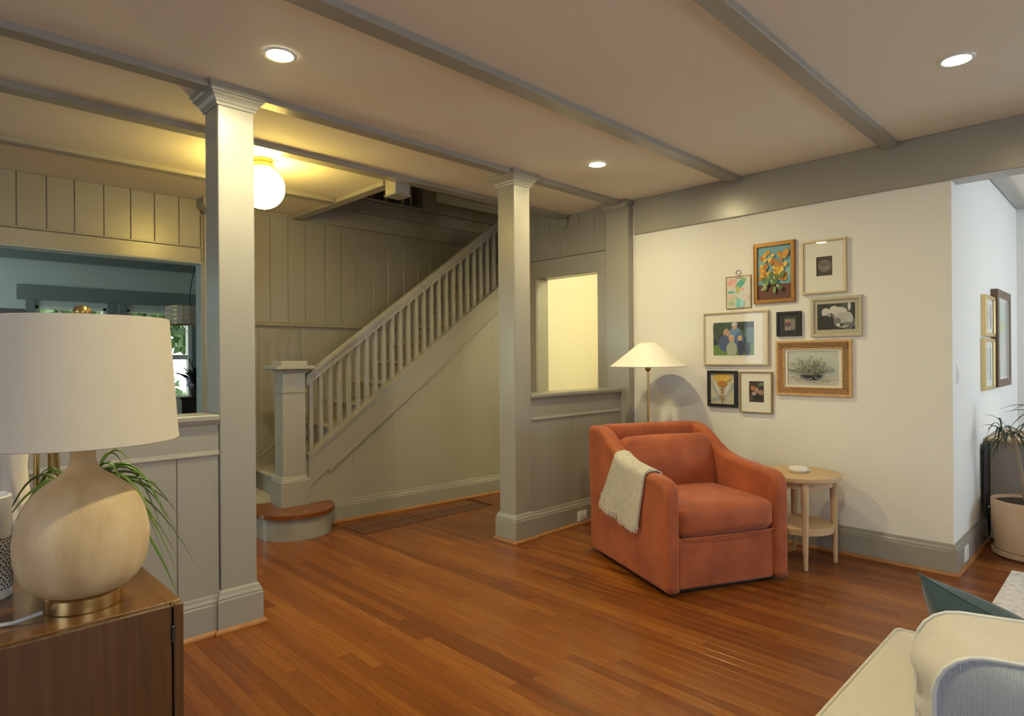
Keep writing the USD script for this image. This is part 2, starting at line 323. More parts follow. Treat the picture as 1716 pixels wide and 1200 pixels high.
def ribbed():
    """turned ribs of the lamp body: fine vertical fluting by angle"""
    M['lamp_ribbed'] = usdkit.material(stage, '/World/Looks/lamp_ribbed', {'tc': ('texture_coordinate', {}), 'x': ('separate_xyz', {}), 'at': ('math', {'math_type': 'arctan2'}), 'k': ('math', {'math_type': 'multiply', 'value2': 170.0}), 's': ('math', {'math_type': 'sine'}),
        'mp': ('mapping', {'scale': (1, 1, .25)}), 'n': ('noise_texture', {'scale': 16.0, 'detail': 5.0}), 'r': ('rgb_ramp', {'ramp': [(.3, (.46, .315, .15)), (.55, (.59, .43, .235)), (.8, (.68, .53, .33))]}),
        'b': ('bump', {'strength': .16, 'distance': .0012}), 'p': ('principled_bsdf', {'roughness': .6, 'specular_ior_level': .3})},
        [('tc.object', 'x.vector'), ('x.y', 'at.value1'), ('x.x', 'at.value2'), ('at.value', 'k.value1'), ('k.value', 's.value1'), ('s.value', 'b.height'), ('b.normal', 'p.normal'), ('tc.object', 'mp.vector'), ('mp.vector', 'n.vector'), ('n.fac', 'r.fac'), ('r.color', 'p.base_color')], surface='p.BSDF')
ribbed()
def rug():
    M['rug'] = usdkit.material(stage, '/World/Looks/rug', {'tc': ('texture_coordinate', {}), 'v': ('voronoi_texture', {'scale': 26.0}), 'n': ('noise_texture', {'scale': 60.0, 'detail': 6.0}), 'x': ('mix_float', {'fac': .5}),
        'r': ('rgb_ramp', {'ramp': [(.25, (.40, .38, .40)), (.45, (.66, .62, .60)), (.7, (.74, .71, .68))]}), 'b': ('bump', {'strength': .5, 'distance': .004}), 'p': ('principled_bsdf', {'roughness': .95})},
        [('tc.object', 'v.vector'), ('tc.object', 'n.vector'), ('v.distance', 'x.a'), ('n.fac', 'x.b'), ('x.result', 'r.fac'), ('r.color', 'p.base_color'), ('n.fac', 'b.height'), ('b.normal', 'p.normal')], surface='p.BSDF')
rug()

# ------------------------------------------------------------------ the room
CZ = 2.62                      # ceiling height
PWX, BWY, CY = 4.42, 5.45, 3.10   # picture wall, back wall, front of the column line
def wall_box(name, *a, mt='wall_paint', **k):
    return tag(part(WORLD, name, bx(*a, c=0), mt), k.get('label'), None, None, 'structure')
# floor: strip boards along y
fl = thing('floor', 'honey brown hardwood strip floor', None, kind='structure')
part(fl, 'subfloor', bx(-2.7, 8.2, -3.1, 9.0, -.10, -.013, 0), 'soil')
def board_mesh(x0, x1, y0, y1, z1, z0=-.013, c=.0006):
    v = [(x0, y0, z0), (x1, y0, z0), (x1, y1, z0), (x0, y1, z0), (x0, y0, z1-c), (x1, y0, z1-c), (x1, y1, z1-c), (x0, y1, z1-c), (x0+c, y0+c, z1), (x1-c, y0+c, z1), (x1-c, y1-c, z1), (x0+c, y1-c, z1)]
    f = []
    for b in (0, 4):
        for j in range(4): f += [(b+j, b+(j+1) % 4, b+4+(j+1) % 4), (b+j, b+4+(j+1) % 4, b+4+j)]
    f += [(8, 9, 10), (8, 10, 11)]
    return np.array(v, float), np.array(f)
PW_, rows = .0572, []
def project(p):
    d = np.asarray(p, float)-np.array([0, 0, EYE]); z = d@fw
    return (858+F_PX*(d@right)/z, 600-F_PX*(d@upv)/z, z) if z > .2 else (-9999, -9999, z)
INLAY = (2.45, 3.72, 4.06, 4.40)
x = -2.7
while x < 8.15:
    y = -3.1-rng.random()*1.5
    while y < 9.0:
        l = rng.choice([.55, .8, 1.1, 1.5, 1.9, 2.3])*rng.uniform(.85, 1.15); a, b = max(y, -3.1), min(y+l, 9.0)
        if b-a > .02: rows.append((x, x+PW_-.0004, a+.0003, b-.0003))
        y += l
    x += PW_
split = []
for r_ in rows:                                             # the dark inlaid panel interrupts the strips
    if r_[0] < INLAY[1] and r_[1] > INLAY[0] and r_[2] < INLAY[3] and r_[3] > INLAY[2]:
        if r_[2] < INLAY[2]-.004: split.append((r_[0], r_[1], r_[2], INLAY[2]))
        if r_[3] > INLAY[3]+.004: split.append((r_[0], r_[1], INLAY[3], r_[3]))
    else: split.append(r_)
def seen(r_):
    x0, x1, y0, y1 = r_; s = 0.0
    ys = np.linspace(y0, y1, max(2, int((y1-y0)/.12)))
    for ya, yb in zip(ys[:-1], ys[1:]):
        xm, ym = (x0+x1)/2, (ya+yb)/2; u, v_, z = project((xm, ym, 0))
        if not (0 < u < 1716 and 0 < v_ < 1200): continue
        if xm < .47 and ym > 1.53: continue
        if ym > 3.1 and (xm < 1.05 or xm > 3.3) and v_ < 900: continue
        if xm > 4.4 and ym > .8 or ym > 4.5: continue
        if xm < 2.25 and ym < .56: continue
        s += (x1-x0)*(yb-ya)/z**3
    return s
order = sorted(range(len(split)), key=lambda i: -seen(split[i])); top = set(order[:296])
rest = []
for i, r_ in enumerate(split):
    m = board_mesh(*r_, nrng.uniform(-.00015, 0))
    if i in top: part(fl, 'plank', m, 'floor_wood')
    else: rest.append(m)
part(fl, 'far_planks', cat(rest), 'floor_wood', kind='stuff')
for k in range(4):                                         # dark boards of the inlaid panel, two long rows met by a cross seam
    ya = INLAY[2]+.012+(k//2)*.165
    xa, xb = (INLAY[0]+.01, 3.04) if k % 2 == 0 else (3.05, INLAY[1]-.01)
    part(fl, 'inlay_board', board_mesh(xa, xb, ya, ya+.158, 0.0), 'inlay_wood', label='dark inlaid floor board along the stair wall')
# ceiling with the stairwell hole and beams
hole = sbox(2.645, 3.83, 6.6, BWY+.2)
ce = extrude(sbox(-2.7, -3.1, 8.2, BWY+.15).difference(hole), CZ, CZ+.24)
cl_ = part(WORLD, 'ceiling', ce, 'ceiling_paint'); tag(cl_, 'pale beige plaster ceiling', None, None, 'structure')
def beam(label, *a):
    solo('ceiling_beam', bx(*a, CZ-.032, CZ+.002, .004), 'trim_paint', label, 'beam', group=None)
beam('thin greige ceiling beam farthest right, running out of the top edge', -2.6, 4.39, 1.055, 1.140)
beam('thin greige ceiling beam crossing the middle of the ceiling behind no column', -2.6, 4.39, 2.062, 2.157)
beam('greige ceiling beam running over the tops of both columns', -2.6, 4.39, 3.070, 3.160)
beam('greige ceiling beam between the columns and the stairs, edging the stairwell', -2.6, 4.41, 3.727, 3.826)
beam('short ceiling beam above the boarded dining opening, passing behind the globe light', -2.6, 2.55, 4.64, 4.73)
solo('stairwell_edge', bx(2.555, 2.6449, 3.94, BWY-.02, CZ-.034, CZ-.0005, .004), 'trim_paint', 'greige board edging the open stairwell in the hall ceiling', 'edge board')
beam('ceiling beam along the side wall of the bright room at far right', 4.60, 7.08, .70, .786)
# walls
wall_box('wall_right', PWX, PWX+.15, .79, 3.02, 0, CZ)
wall_box('wall_right', PWX+.15, 7.1, .79, .94, 0, CZ)                        # turns the corner: the bright side wall
wall_box('wall_far_right', 7.1, 7.25, -2.4, .94, 0, CZ)
wall_box('wall_left', -2.75, -2.62, -3.1, -.1, 0, CZ); wall_box('wall_left', -2.75, -2.62, 1.3, 4.72, 0, CZ); wall_box('wall_left', -2.75, -2.62, -.1, 1.3, 0, .85); wall_box('wall_left', -2.75, -2.62, -.1, 1.3, 2.12, CZ); wall_box('wall_left', -2.75, -2.62, 5.30, 9, 0, CZ); wall_box('wall_left', -2.75, -2.62, 4.72, 5.30, 0, 1.15); wall_box('wall_left', -2.75, -2.62, 4.72, 5.30, 2.2, CZ)
wall_box('wall_front', -2.75, -.3, -3.15, -3.02, 0, CZ); wall_box('wall_front', 1.3, 4.42, -3.15, -3.02, 0, CZ); wall_box('wall_front', -.3, 1.3, -3.15, -3.02, 0, .8); wall_box('wall_front', -.3, 1.3, -3.15, -3.02, 2.1, CZ)
wall_box('wall_front', 4.42, 5.3, -2.45, -2.32, 0, CZ); wall_box('wall_front', 6.7, 7.25, -2.45, -2.32, 0, CZ); wall_box('wall_front', 5.3, 6.7, -2.45, -2.32, 0, .8); wall_box('wall_front', 5.3, 6.7, -2.45, -2.32, 2.1, CZ)
wall_box('wall_front', 4.42, 4.57, -3.15, -1.9, 0, CZ)
# header over the wide opening, and the beam along the top of the picture wall
tag(solo('header_beam', cat(bx(4.40, 4.574, -3.0, 3.0, 2.331, CZ, .004)), 'trim_paint', 'deep greige beam along the top of the picture wall and across the wide opening', 'header beam'))
# picture wall baseboard and shoe
def base_profile(run, h=.185, t=.018):
    return [(0, 0), (t, 0), (t, h-.045), (t-.003, h-.040), (t-.003, h-.030), (t-.009, h-.018), (t-.011, h-.004), (t-.014, h), (0, h)]
def baseboard_x(x0, x1, y, sgn, h=.185):     # board on a wall facing sgn*y
    return prism([(y+sgn*o, z) for o, z in base_profile(0, h)], 'x', x0, x1)
def baseboard_y(y0, y1, x, sgn, h=.185):
    v, f = prism([(x+sgn*o, z) for o, z in base_profile(0, h)], 'y', y0, y1); return v, f
def shoe_x(x0, x1, y, sgn): return prism([(y+sgn*o, z) for o, z in ((0, .001), (.015, .001), (.014, .010), (.010, .017), (.004, .021), (0, .021))], 'x', x0, x1)
def shoe_y(y0, y1, x, sgn): return prism([(x+sgn*o, z) for o, z in ((0, .001), (.015, .001), (.014, .010), (.010, .017), (.004, .021), (0, .021))], 'y', y0, y1)
def trimset(name, parts_, label=None):
    x_ = thing(name, label, None, kind='structure')
    for n_, m_, t_ in parts_: part(x_, n_, m_, t_)
trimset('baseboard_right', [('board', baseboard_y(.7902, 3.02, PWX, -1), 'trim_paint'), ('shoe_moulding', shoe_y(.7722, 3.02, PWX-.018, -1), 'shoe_wood')], 'greige baseboard under the picture wall')
trimset('baseboard_side', [('board', baseboard_x(PWX-.018, 7.09, .79, -1), 'trim_paint'), ('shoe_moulding', shoe_x(PWX-.033, 7.09, .772, -1), 'shoe_wood')], 'greige baseboard along the bright side wall')

# ------------------------------------------------------------------ columns
def column(label, x0, y0, w, d, capo=.055):
    t = thing('column', label, 'column', (x0+w/2, y0+d/2, 0))
    part(t, 'shaft', bx(x0, x0+w, y0, y0+d, .0, 2.56, .004), 'trim_paint')
    part(t, 'base', ring_loft([(.022, .0), (.022, .150), (.019, .155), (.019, .165), (.013, .178), (.010, .190), (.004, .197), (.0, .199)], x0, x0+w, y0, y0+d), 'trim_paint')
    part(t, 'shoe_moulding', ring_loft([(.037, .001), (.037, .010), (.033, .017), (.026, .021), (.022, .021)], x0, x0+w, y0, y0+d), 'shoe_wood', label='golden wood shoe moulding')
    c = capo
    part(t, 'capital', ring_loft([(0, 2.525), (.007, 2.525), (.009, 2.533), (.009, 2.537), (.014, 2.541), (.018, 2.552), (.026, 2.563), (.034, 2.570), (.034, 2.576), (c*.78, 2.580), (c*.78, 2.588), (c*.86, 2.594), (c*.86, 2.600), (c, 2.604), (c, 2.619)], x0, x0+w, y0, y0+d), 'trim_paint')
    return t
column('near greige square column with stepped capital, standing beside the lamp', 1.092, CY, .172, .176)
column('farther greige square column standing left of the rust armchair', 3.082, CY, .163, .165)
# pilaster at the corner of the picture wall
t = thing('pilaster', 'greige pilaster with small capital where the half wall meets the picture wall', 'pilaster', (4.39, 3.13, 0))
part(t, 'shaft', bx(4.351, 4.44, 3.022, 3.25, 0, 2.57, .003), 'trim_paint')
part(t, 'capital', ring_loft([(0, 2.545), (.008, 2.548), (.014, 2.560), (.026, 2.572), (.030, 2.582), (.044, 2.590), (.044, 2.618)], 4.351, 4.395, 3.05, 3.235), 'trim_paint')

# ------------------------------------------------------------------ half walls
def half_wall(label, x0, x1, joints):
    t = thing('half_wall', label, 'half wall', ((x0+x1)/2, CY+.08, 0))
    y = CY+.012
    part(t, 'core', bx(x0, x1, y+.012, y+.15, 0, 1.012, 0), 'trim_paint')
    js = [x0]+joints+[x1]
    for a, b in zip(js[:-1], js[1:]): part(t, 'panel_board', bx(a+.0012, b-.0012, y, y+.0125, .15, .848, .0025), 'trim_paint')
    part(t, 'frieze_board', bx(x0, x1, y-.001, y+.0125, .868, 1.012, .002), 'trim_paint')
    part(t, 'picture_moulding', prism([(y+.012, .846), (y-.004, .846), (y-.007, .851), (y-.007, .857), (y-.004, .862), (y-.003, .868), (y, .873), (y+.012, .873)], 'x', x0, x1), 'trim_paint')
    part(t, 'cap', cat(bx(x0, x1-.03 if x1 > 4 else x1, y-.022, y+.172, 1.012, 1.042, .006), prism([(y, 1.013), (y, .993), (y-.005, .995), (y-.014, 1.007), (y-.016, 1.013)], 'x', x0, x1)), 'trim_paint')
    part(t, 'baseboard', baseboard_x(x0, x1, y, -1), 'trim_paint')
    part(t, 'shoe_moulding', shoe_x(x0, x1, y-.018, -1), 'shoe_wood', label='golden wood shoe moulding')
half_wall('boarded greige half wall between the near column and the left edge, behind the table lamp', -1.55, 1.09, [-1.2, -.83, -.46, -.09, .28, .60, .905])
half_wall('boarded greige half wall between the farther column and the pilaster, behind the armchair', 3.246, 4.35, [3.707, 4.10])
t = thing('outlet_plate', 'white outlet plate low on the baseboard of the half wall behind the armchair', 'outlet', (3.80, 3.09, .065))
part(t, 'plate', bx(3.748, 3.862, 3.089, 3.0945, .027, .102, .002), 'white_plastic')
for k in (0, 1): part(t, 'socket', bx(3.772+k*.04, 3.800+k*.04, 3.086, 3.0895, .047, .082, .002), 'white_plastic')

# ------------------------------------------------------------------ hall: right wall with the doorway to the lit passage
DX = PWX
wall_box('wall_hall_right', DX+.014, DX+.15, 3.25, 3.389, 0, 5.2, mt='trim_paint'); wall_box('wall_hall_right', DX+.014, DX+.15, 4.131, 4.40, 0, 5.2, mt='trim_paint'); wall_box('wall_hall_right', DX+.014, DX+.15, 3.389, 4.131, 2.067, 5.2, mt='trim_paint')
t = thing('wall_hall_boards', 'vertical greige boards above the lit doorway', None, kind='structure')
yy = 3.25
while yy < 4.38:
    y2 = min(yy+.178, 4.395); part(t, 'board', bx(DX, DX+.014, yy+.0012, y2-.0012, 2.252, 3.0, .0025), 'trim_paint'); yy = y2
t = thing('door_1', 'greige cased opening to the brightly lit passage', None, kind='structure')
part(t, 'side_casing', bx(DX-.016, DX+.014, 3.256, 3.389, 0, 2.075, .003), 'trim_paint'); part(t, 'side_casing', bx(DX-.016, DX+.014, 4.131, 4.22, 0, 2.075, .003), 'trim_paint')
part(t, 'head_casing', bx(DX-.018, DX+.014, 3.252, 4.24, 2.070, 2.236, .003), 'trim_paint'); part(t, 'head_moulding', bx(DX-.026, DX+.014, 3.252, 4.39, 2.238, 2.252, .003), 'trim_paint')
part(t, 'jamb', bx(DX, DX+.152, 4.1275, 4.1325, 0, 2.067, .001), 'trim_paint'); part(t, 'jamb', bx(DX, DX+.152, 3.3875, 3.3925, 0, 2.067, .001), 'trim_paint')
wall_box('wall_passage', 5.75, 5.9, 2.3, 4.39, 0, 2.62, mt='passage_paint'); wall_box('wall_passage', 4.57, 5.75, 2.2, 2.3, 0, 2.62, mt='passage_paint'); wall_box('wall_passage', 4.57, 5.75, 4.3, 4.39, 0, 2.62, mt='passage_paint')
t = thing('door_chime', 'small round cap high on the boards above the lit doorway', 'alarm', (DX, 3.784, 2.56))
v_, f_ = lathe([(0, 0), (.055, 0), (.055, .018), (.048, .026), (.030, .028), (0, .028)], 28); part(t, 'housing', (np.stack([DX-v_[:, 2], 3.784+v_[:, 0], 2.552+v_[:, 1]], 1), f_), 'trim_paint', 40)
part(t, 'sensor', (lambda v, f: (np.stack([DX-.027-v[:, 2], 3.784+v[:, 0], 2.552+v[:, 1]], 1), f))(*lathe([(.016, 0), (.016, .004), (0, .006)], 20)), 'trim_paint')
t = thing('passage_lamp', 'ceiling lamp lighting the passage behind the doorway', 'lamp', (5.1, 3.2, 2.5))
part(t, 'glass', move(trimesh.creation.icosphere(3, .10), (5.1, 2.75, 2.45)), 'passage_glow', True); part(t, 'canopy', lathe([(0, CZ), (.07, CZ), (.07, 2.585), (.03, 2.56), (.03, 2.54), (0, 2.54)], 24, (5.1, 2.75, 0)), 'brass', 40)

# ------------------------------------------------------------------ back wall with the dining opening
OX0, OX1, OZ = -1.3, 1.788, 2.104
def tw(name, *a): wall_box(name, *a, mt='trim_paint')
tw('wall_back', -2.62, OX0, BWY+.014, BWY+.15, 0, CZ); tw('wall_back', OX0, OX1, BWY+.014, BWY+.15, OZ, CZ); tw('wall_back', OX1, 6.6, BWY+.014, BWY+.15, 0, 2.90)
t = thing('wall_back_boards', 'vertical greige boards over the dining opening and up the stair wall', None, kind='structure')
for a, b in zip([.055, .23, .405, .581, .75, .915, 1.097, 1.273, 1.437, 1.614], [.23, .405, .581, .75, .915, 1.097, 1.273, 1.437, 1.614, 1.775]):
    part(t, 'board', bx(a+.002, b-.002, BWY, BWY+.014, 2.238, CZ-.001, .003), 'trim_paint')
for k in range(8): part(t, 'board', bx(-1.345+k*.175+.002, -1.17+k*.175-.002, BWY, BWY+.014, 2.238, CZ-.001, .003), 'trim_paint')
SB = [1.86, 2.03, 2.195, 2.358, 2.523, 2.69, 2.888, 3.057, 3.226, 3.409, 3.586, 3.777, 3.961, 4.12, 4.30, 4.48, 4.66, 4.84, 5.02, 5.2]
for a, b in zip(SB[:-1], SB[1:]): part(t, 'board', bx(a+.0015, b-.0015, BWY, BWY+.014, 1.635, 2.585, .0025), 'trim_paint')
LB = [1.86, 2.25, 2.64, 3.03, 3.42, 3.81, 4.2, 4.6, 5.0]
for a, b in zip(LB[:-1], LB[1:]): part(t, 'wide_board', bx(a+.001, b-.001, BWY, BWY+.014, 0, 1.60, .002), 'trim_paint')
t = thing('trim_1', 'greige casing and mouldings of the dining opening', None, kind='structure')
part(t, 'head_casing', bx(OX0-.1, 1.775, BWY-.014, BWY+.014, OZ, 2.222, .003), 'trim_paint'); part(t, 'head_moulding', bx(OX0-.1, 1.775, BWY-.022, BWY+.014, 2.224, 2.238, .003), 'trim_paint')
part(t, 'jamb', bx(OX1-.004, OX1+.004, BWY, BWY+.15, 0, OZ, .001), 'dining_trim'); part(t, 'jamb', bx(OX0-.004, OX0+.004, BWY, BWY+.15, 0, OZ, .001), 'dining_paint')
part(t, 'soffit', bx(OX0, OX1, BWY-.01, BWY+.16, OZ-.006, OZ+.001, .001), 'dining_paint')
part(t, 'corner_bead', bx(OX1-.010, OX1+.012, BWY-.010, BWY+.014, 0, 2.5, .003), 'trim_paint')
t = thing('trim_2', 'greige chair rail and frieze boards on the stair wall', None, kind='structure')
part(t, 'chair_rail', prism([(BWY+.014, 1.585), (BWY-.010, 1.588), (BWY-.014, 1.600), (BWY-.030, 1.606), (BWY-.032, 1.622), (BWY-.020, 1.632), (BWY+.014, 1.640)], 'x', 1.86, 5.2), 'trim_paint')
part(t, 'frieze', bx(2.64, 4.43, BWY-.012, BWY+.014, 2.592, 2.755, .003), 'trim_paint'); part(t, 'frieze', bx(4.43, 6.5, BWY-.004, BWY+.014, 2.62, 2.755, .003), 'trim_paint')
part(t, 'frieze_moulding', bx(2.64, 6.5, BWY-.024, BWY+.014, 2.757, 2.775, .004), 'trim_paint')
part(t, 'landing_fascia', bx(2.64, 6.5, BWY, BWY+.014, 2.777, 2.89, .003), 'trim_paint')
part(t, 'landing_ledge', bx(2.64, 6.5, BWY-.03, BWY+.40, 2.892, 2.915, .004), 'trim_paint')
part(t, 'upper_rail', bx(4.22, 5.6, BWY-.005, BWY+.02, 3.03, 3.125, .004), 'wall_paint'); part(t, 'upper_post', bx(4.02, 4.21, BWY-.02, BWY+.10, 2.915, 3.6, .004), 'trim_paint'); part(t, 'upper_panel', bx(4.21, 6.5, BWY+.02, BWY+.05, 2.915, 5.1, .004), 'trim_paint')
# small pilaster that ends the dining opening
t = thing('pilaster', 'greige boarded pilaster with bracket capital at the right end of the dining opening', 'pilaster', (1.82, 5.40, 0))
part(t, 'shaft', bx(1.790, 1.868, BWY-.046, BWY-.001, 0, 2.56, .003), 'trim_paint')
part(t, 'capital', ring_loft([(0, 2.50), (.010, 2.506), (.022, 2.525), (.046, 2.550), (.052, 2.562), (.052, 2.618)], 1.80, 1.868, BWY-.110, BWY-.060), 'trim_paint')
# upper stairwell shell
wall_box('wall_stairwell', 2.645, 6.6, 3.70, 3.826, CZ+.24, 5.2, mt='trim_paint'); wall_box('wall_stairwell', 2.5, 2.645, 3.70, 6.4, CZ+.25, 5.2, mt='trim_paint'); wall_box('wall_stairwell', 2.5, 6.7, 5.95, 6.1, 2.915, 5.2, mt='trim_paint'); wall_box('wall_stairwell', 6.55, 6.7, 3.7, 6.1, 0, 5.2, mt='trim_paint'); wall_box('wall_stairwell', 2.5, 6.7, 3.7, 6.1, 5.2, 5.3, mt='trim_paint')
# books on the ledge upstairs
bk = [('book_cream', .030), ('book_blue', .034), ('book_brown', .040), ('book_cream', .022), ('book_brown', .036), ('book_blue', .030), ('book_brown', .028), ('book_cream', .034), ('book_brown', .044), ('book_blue', .036), ('book_brown', .030), ('book_cream', .05), ('book_blue', .04), ('book_cream', .03), ('book_brown', .05)]
xb = 3.27
for k, (mt_, w_) in enumerate(bk):
    h_ = .16+.07*rng.random()+.004*k
    nth = 'first second third fourth fifth sixth seventh eighth ninth tenth eleventh twelfth thirteenth fourteenth last'.split()[k]
    t = thing('book', '%s upright book, %s from the left in the row on the upstairs ledge' % ({'e': 'dark blue', 'n': 'dark brown', 'm': 'cream'}[mt_[-1]], nth) if k < 14 else 'dark brown upright book at the right end of the row on the upstairs ledge', 'book', (xb, BWY+.03, 2.915), group='books on the upstairs ledge')
    part(t, 'cover', bx(xb, xb+w_, BWY+.02, BWY+.16, 2.9155, 2.9155+h_, .002), mt_); part(t, 'pages', bx(xb+.004, xb+w_-.004, BWY+.024, BWY+.163, 2.919, 2.9155+h_+.0008-.004, .001), 'book_cream')
    xb += w_+.012
# newel drop hanging at the stairwell corner
t = thing('newel_drop', 'square greige newel drop hanging at the corner of the stairwell opening', 'newel drop', (2.63, 3.88, 2.5))
part(t, 'drop', bx(2.57, 2.70, 3.80, 3.935, 2.512, CZ+.01, .004), 'trim_paint'); part(t, 'foot', bx(2.562, 2.708, 3.792, 3.943, 2.500, 2.512, .004), 'trim_paint')

# ------------------------------------------------------------------ staircase (local frame: s along the wall, o away from the room)
SA = math.atan2(4.379-4.503, 4.092-2.409); S0 = (2.409, 4.503, 0)
st = thing('staircase', 'greige painted staircase with carpeted treads rising to the right behind the columns', 'staircase', S0, SA)
def sp(name, m, mt_, **k): return part(st, name, m, mt_, local=True, **k)
def omax(s): return (BWY-.006-4.503-s*math.sin(SA))/math.cos(SA)
SLOPE, RUN, RISE = .7525, .242, .182
# bullnose starting step
arc = [(-.28+.27*math.cos(a), -.005+.265*math.sin(a)) for a in np.linspace(0, -PI, 30)]
step = Polygon(arc+[(-.55, .90), (-.01, .90)])
sp('starting_riser', extrude(step, 0.0, .158), 'trim_paint', smooth=30)
sp('starting_tread', extrude(step.buffer(.026, join_style=1).difference(sbox(-2, .885, 2, 2)), .1585, .189), 'tread_wood', smooth=30, label='honey wood starting tread with a rounded end')
def carpet_tread(s, z, o0):
    e = omax(s+RUN)-.03
    pr_ = [(s-.022, z-.03), (s-.030, z-.016), (s-.026, z-.004), (s-.012, z+.002), (s+RUN+.01, z+.002), (s+RUN+.01, z-.03)]
    v, f = extrude(Polygon(pr_), o0, e); return np.stack([v[:, 0], v[:, 2], v[:, 1]], 1), f[:, ::-1]
sp('carpet', extrude(Polygon([(-.50, .30), (-.40, .24), (-.27, .22), (-.27, .90), (-.50, .90)]).buffer(-.005), .189, .199), 'carpet', smooth=30)
for k in range(14):
    s = -.27+RUN*k; z = .19+RISE*(k+1)
    sp('riser', bx(s, s+.02, .045 if k else .22, omax(s)-.03, z-RISE, z-.03, .001), 'trim_paint')
    sp('tread', bx(s-.018, s+RUN+.015, .045 if k else .22, omax(s+RUN)-.012, z-.032, z-.003, .004), 'tread_wood')
    sp('carpet', carpet_tread(s, z, .17 if k else .24), 'carpet')
# stair wall, stringer, rails
def slope_z(s, z0): return z0+SLOPE*s
sl0, sl1 = -.155, 2.9
def along(s0_, s1_, a0, a1, o0, o1, ch=0):
    v, f = extrude(Polygon([(s0_, slope_z(s0_, a0)), (s1_, slope_z(s1_, a0)), (s1_, slope_z(s1_, a1)), (s0_, slope_z(s0_, a1))]), o0, o1)
    return np.stack([v[:, 0], v[:, 2], v[:, 1]], 1), f[:, ::-1]
ZT, ZB = .664, .430
sp('stringer', along(sl0, sl1, ZB, ZT, .022, .062), 'trim_paint')
sp('stringer_moulding', along(sl0+.16, sl1, ZB-.020, ZB+.004, .012, .04), 'trim_paint')
sp('stringer_cap', along(sl0, sl1, ZT-.002, ZT+.016, .012, .122), 'trim_paint'); sp('stringer_cap', along(sl0, sl1, ZT-.022, ZT-.004, .015, .03), 'trim_paint')
pj = [-.17, .22, .585, .95, 1.315, 1.68, 2.0]                  # boards of the stair side
for a, b in zip(pj[:-1], pj[1:]):
    v, f = extrude(Polygon([(a+.001, .19), (-.008, .19), (-.008, 0), (b-.001, 0)] if a < -.1 else [(a+.001, .0), (b-.001, .0)]) if 0 else Polygon(([(a+.001, .19), (-.008, .19), (-.008, 0), (b-.0006, 0)] if a < -.1 else [(a+.0006, .0), (b-.0006, .0)])+[ (b-.0006, slope_z(b, ZB+.02)), (a+.0006, slope_z(a, ZB+.02))]), .036, .05)
    sp('side_board', (np.stack([v[:, 0], v[:, 2], v[:, 1]], 1), f[:, ::-1]), 'stair_panel_paint')
v, f = extrude(Polygon([(-.17, .19), (-.008, .19), (-.008, 0), (2.03, 0), (2.03, slope_z(2.03, ZT-.03)), (-.17, slope_z(-.17, ZT-.03))]), .05, .062); sp('side_backing', (np.stack([v[:, 0], v[:, 2], v[:, 1]], 1), f[:, ::-1]), 'stair_panel_paint')
sp('baseboard', prism([(.036-o, z) for o, z in base_profile(0, .172)], 'x', -.012, 2.0), 'trim_paint')
sp('shoe_moulding', prism([(.018-o, z) for o, z in ((0, .001), (.015, .001), (.014, .010), (.010, .017), (.004, .021), (0, .021))], 'x', -.012, 2.0), 'shoe_wood', label='golden wood shoe moulding')
RT = 1.297                                                    # handrail top at s = 0
sp('handrail', cat(along(sl0, sl1, RT-.030, RT-.004, .052, .120), along(sl0, sl1, RT-.010, RT, .058, .114), along(sl0, sl1, RT-.075, RT-.029, .064, .108), along(sl0, sl1, RT-.088, RT-.070, .056, .116)), 'trim_paint')
for k in range(34):
    s = -.112+.0805*k
    sp('baluster', bx(s-.0165, s+.0165, .070, .102, slope_z(s-.0165, ZT+.004), slope_z(s+.0165, RT-.08), .002), 'trim_paint')
# newel post
sp('newel_base', ring_loft([(.0215, .189), (.0215, .375), (.017, .381), (.017, .388), (.012, .396), (.010, .405), (.003, .412), (0, .414)], -.355, -.178, .022, .198), 'trim_paint')
sp('newel_shaft', bx(-.355, -.178, .022, .198, .19, 1.222, .003), 'trim_paint')
sp('newel_band', ring_loft([(0, 1.048), (.006, 1.050), (.007, 1.056), (0, 1.060)], -.355, -.178, .022, .198), 'trim_paint')
sp('newel_cap', cat(ring_loft([(0, 1.205), (.010, 1.209), (.014, 1.220), (.050, 1.228), (.058, 1.232), (.058, 1.252), (.052, 1.256)], -.355, -.178, .022, .198), ring_loft([(.012, 1.255), (.012, 1.288), (.008, 1.292)], -.355, -.178, .022, .198)), 'trim_paint')
# wall stringer on the far side
def wall_string(a0, a1, o_a, o_b):
    v, f = extrude(Polygon([(-.56, .19), (-.35, .19), (2.9, slope_z(2.9, .30)), (2.9, slope_z(2.9, a1)), (-.30, slope_z(-.30, a1)), (-.56, slope_z(-.56, a1))]), 0, 1)
    s_ = v[:, 0]; o_ = omax(s_)-.002-(.022 if o_a else .022)*(1-v[:, 2])
    return np.stack([s_, o_, v[:, 1]], 1), f[:, ::-1]
sp('wall_stringer', wall_string(0, .62, 0, 0), 'trim_paint')
sp('wall_stringer_cap', (lambda V: (np.stack([V[0][:, 0], omax(V[0][:, 0])-.034+V[0][:, 1], V[0][:, 2]], 1), V[1]))(along(-.56, 2.9, .622, .642, 0, .032)), 'trim_paint')

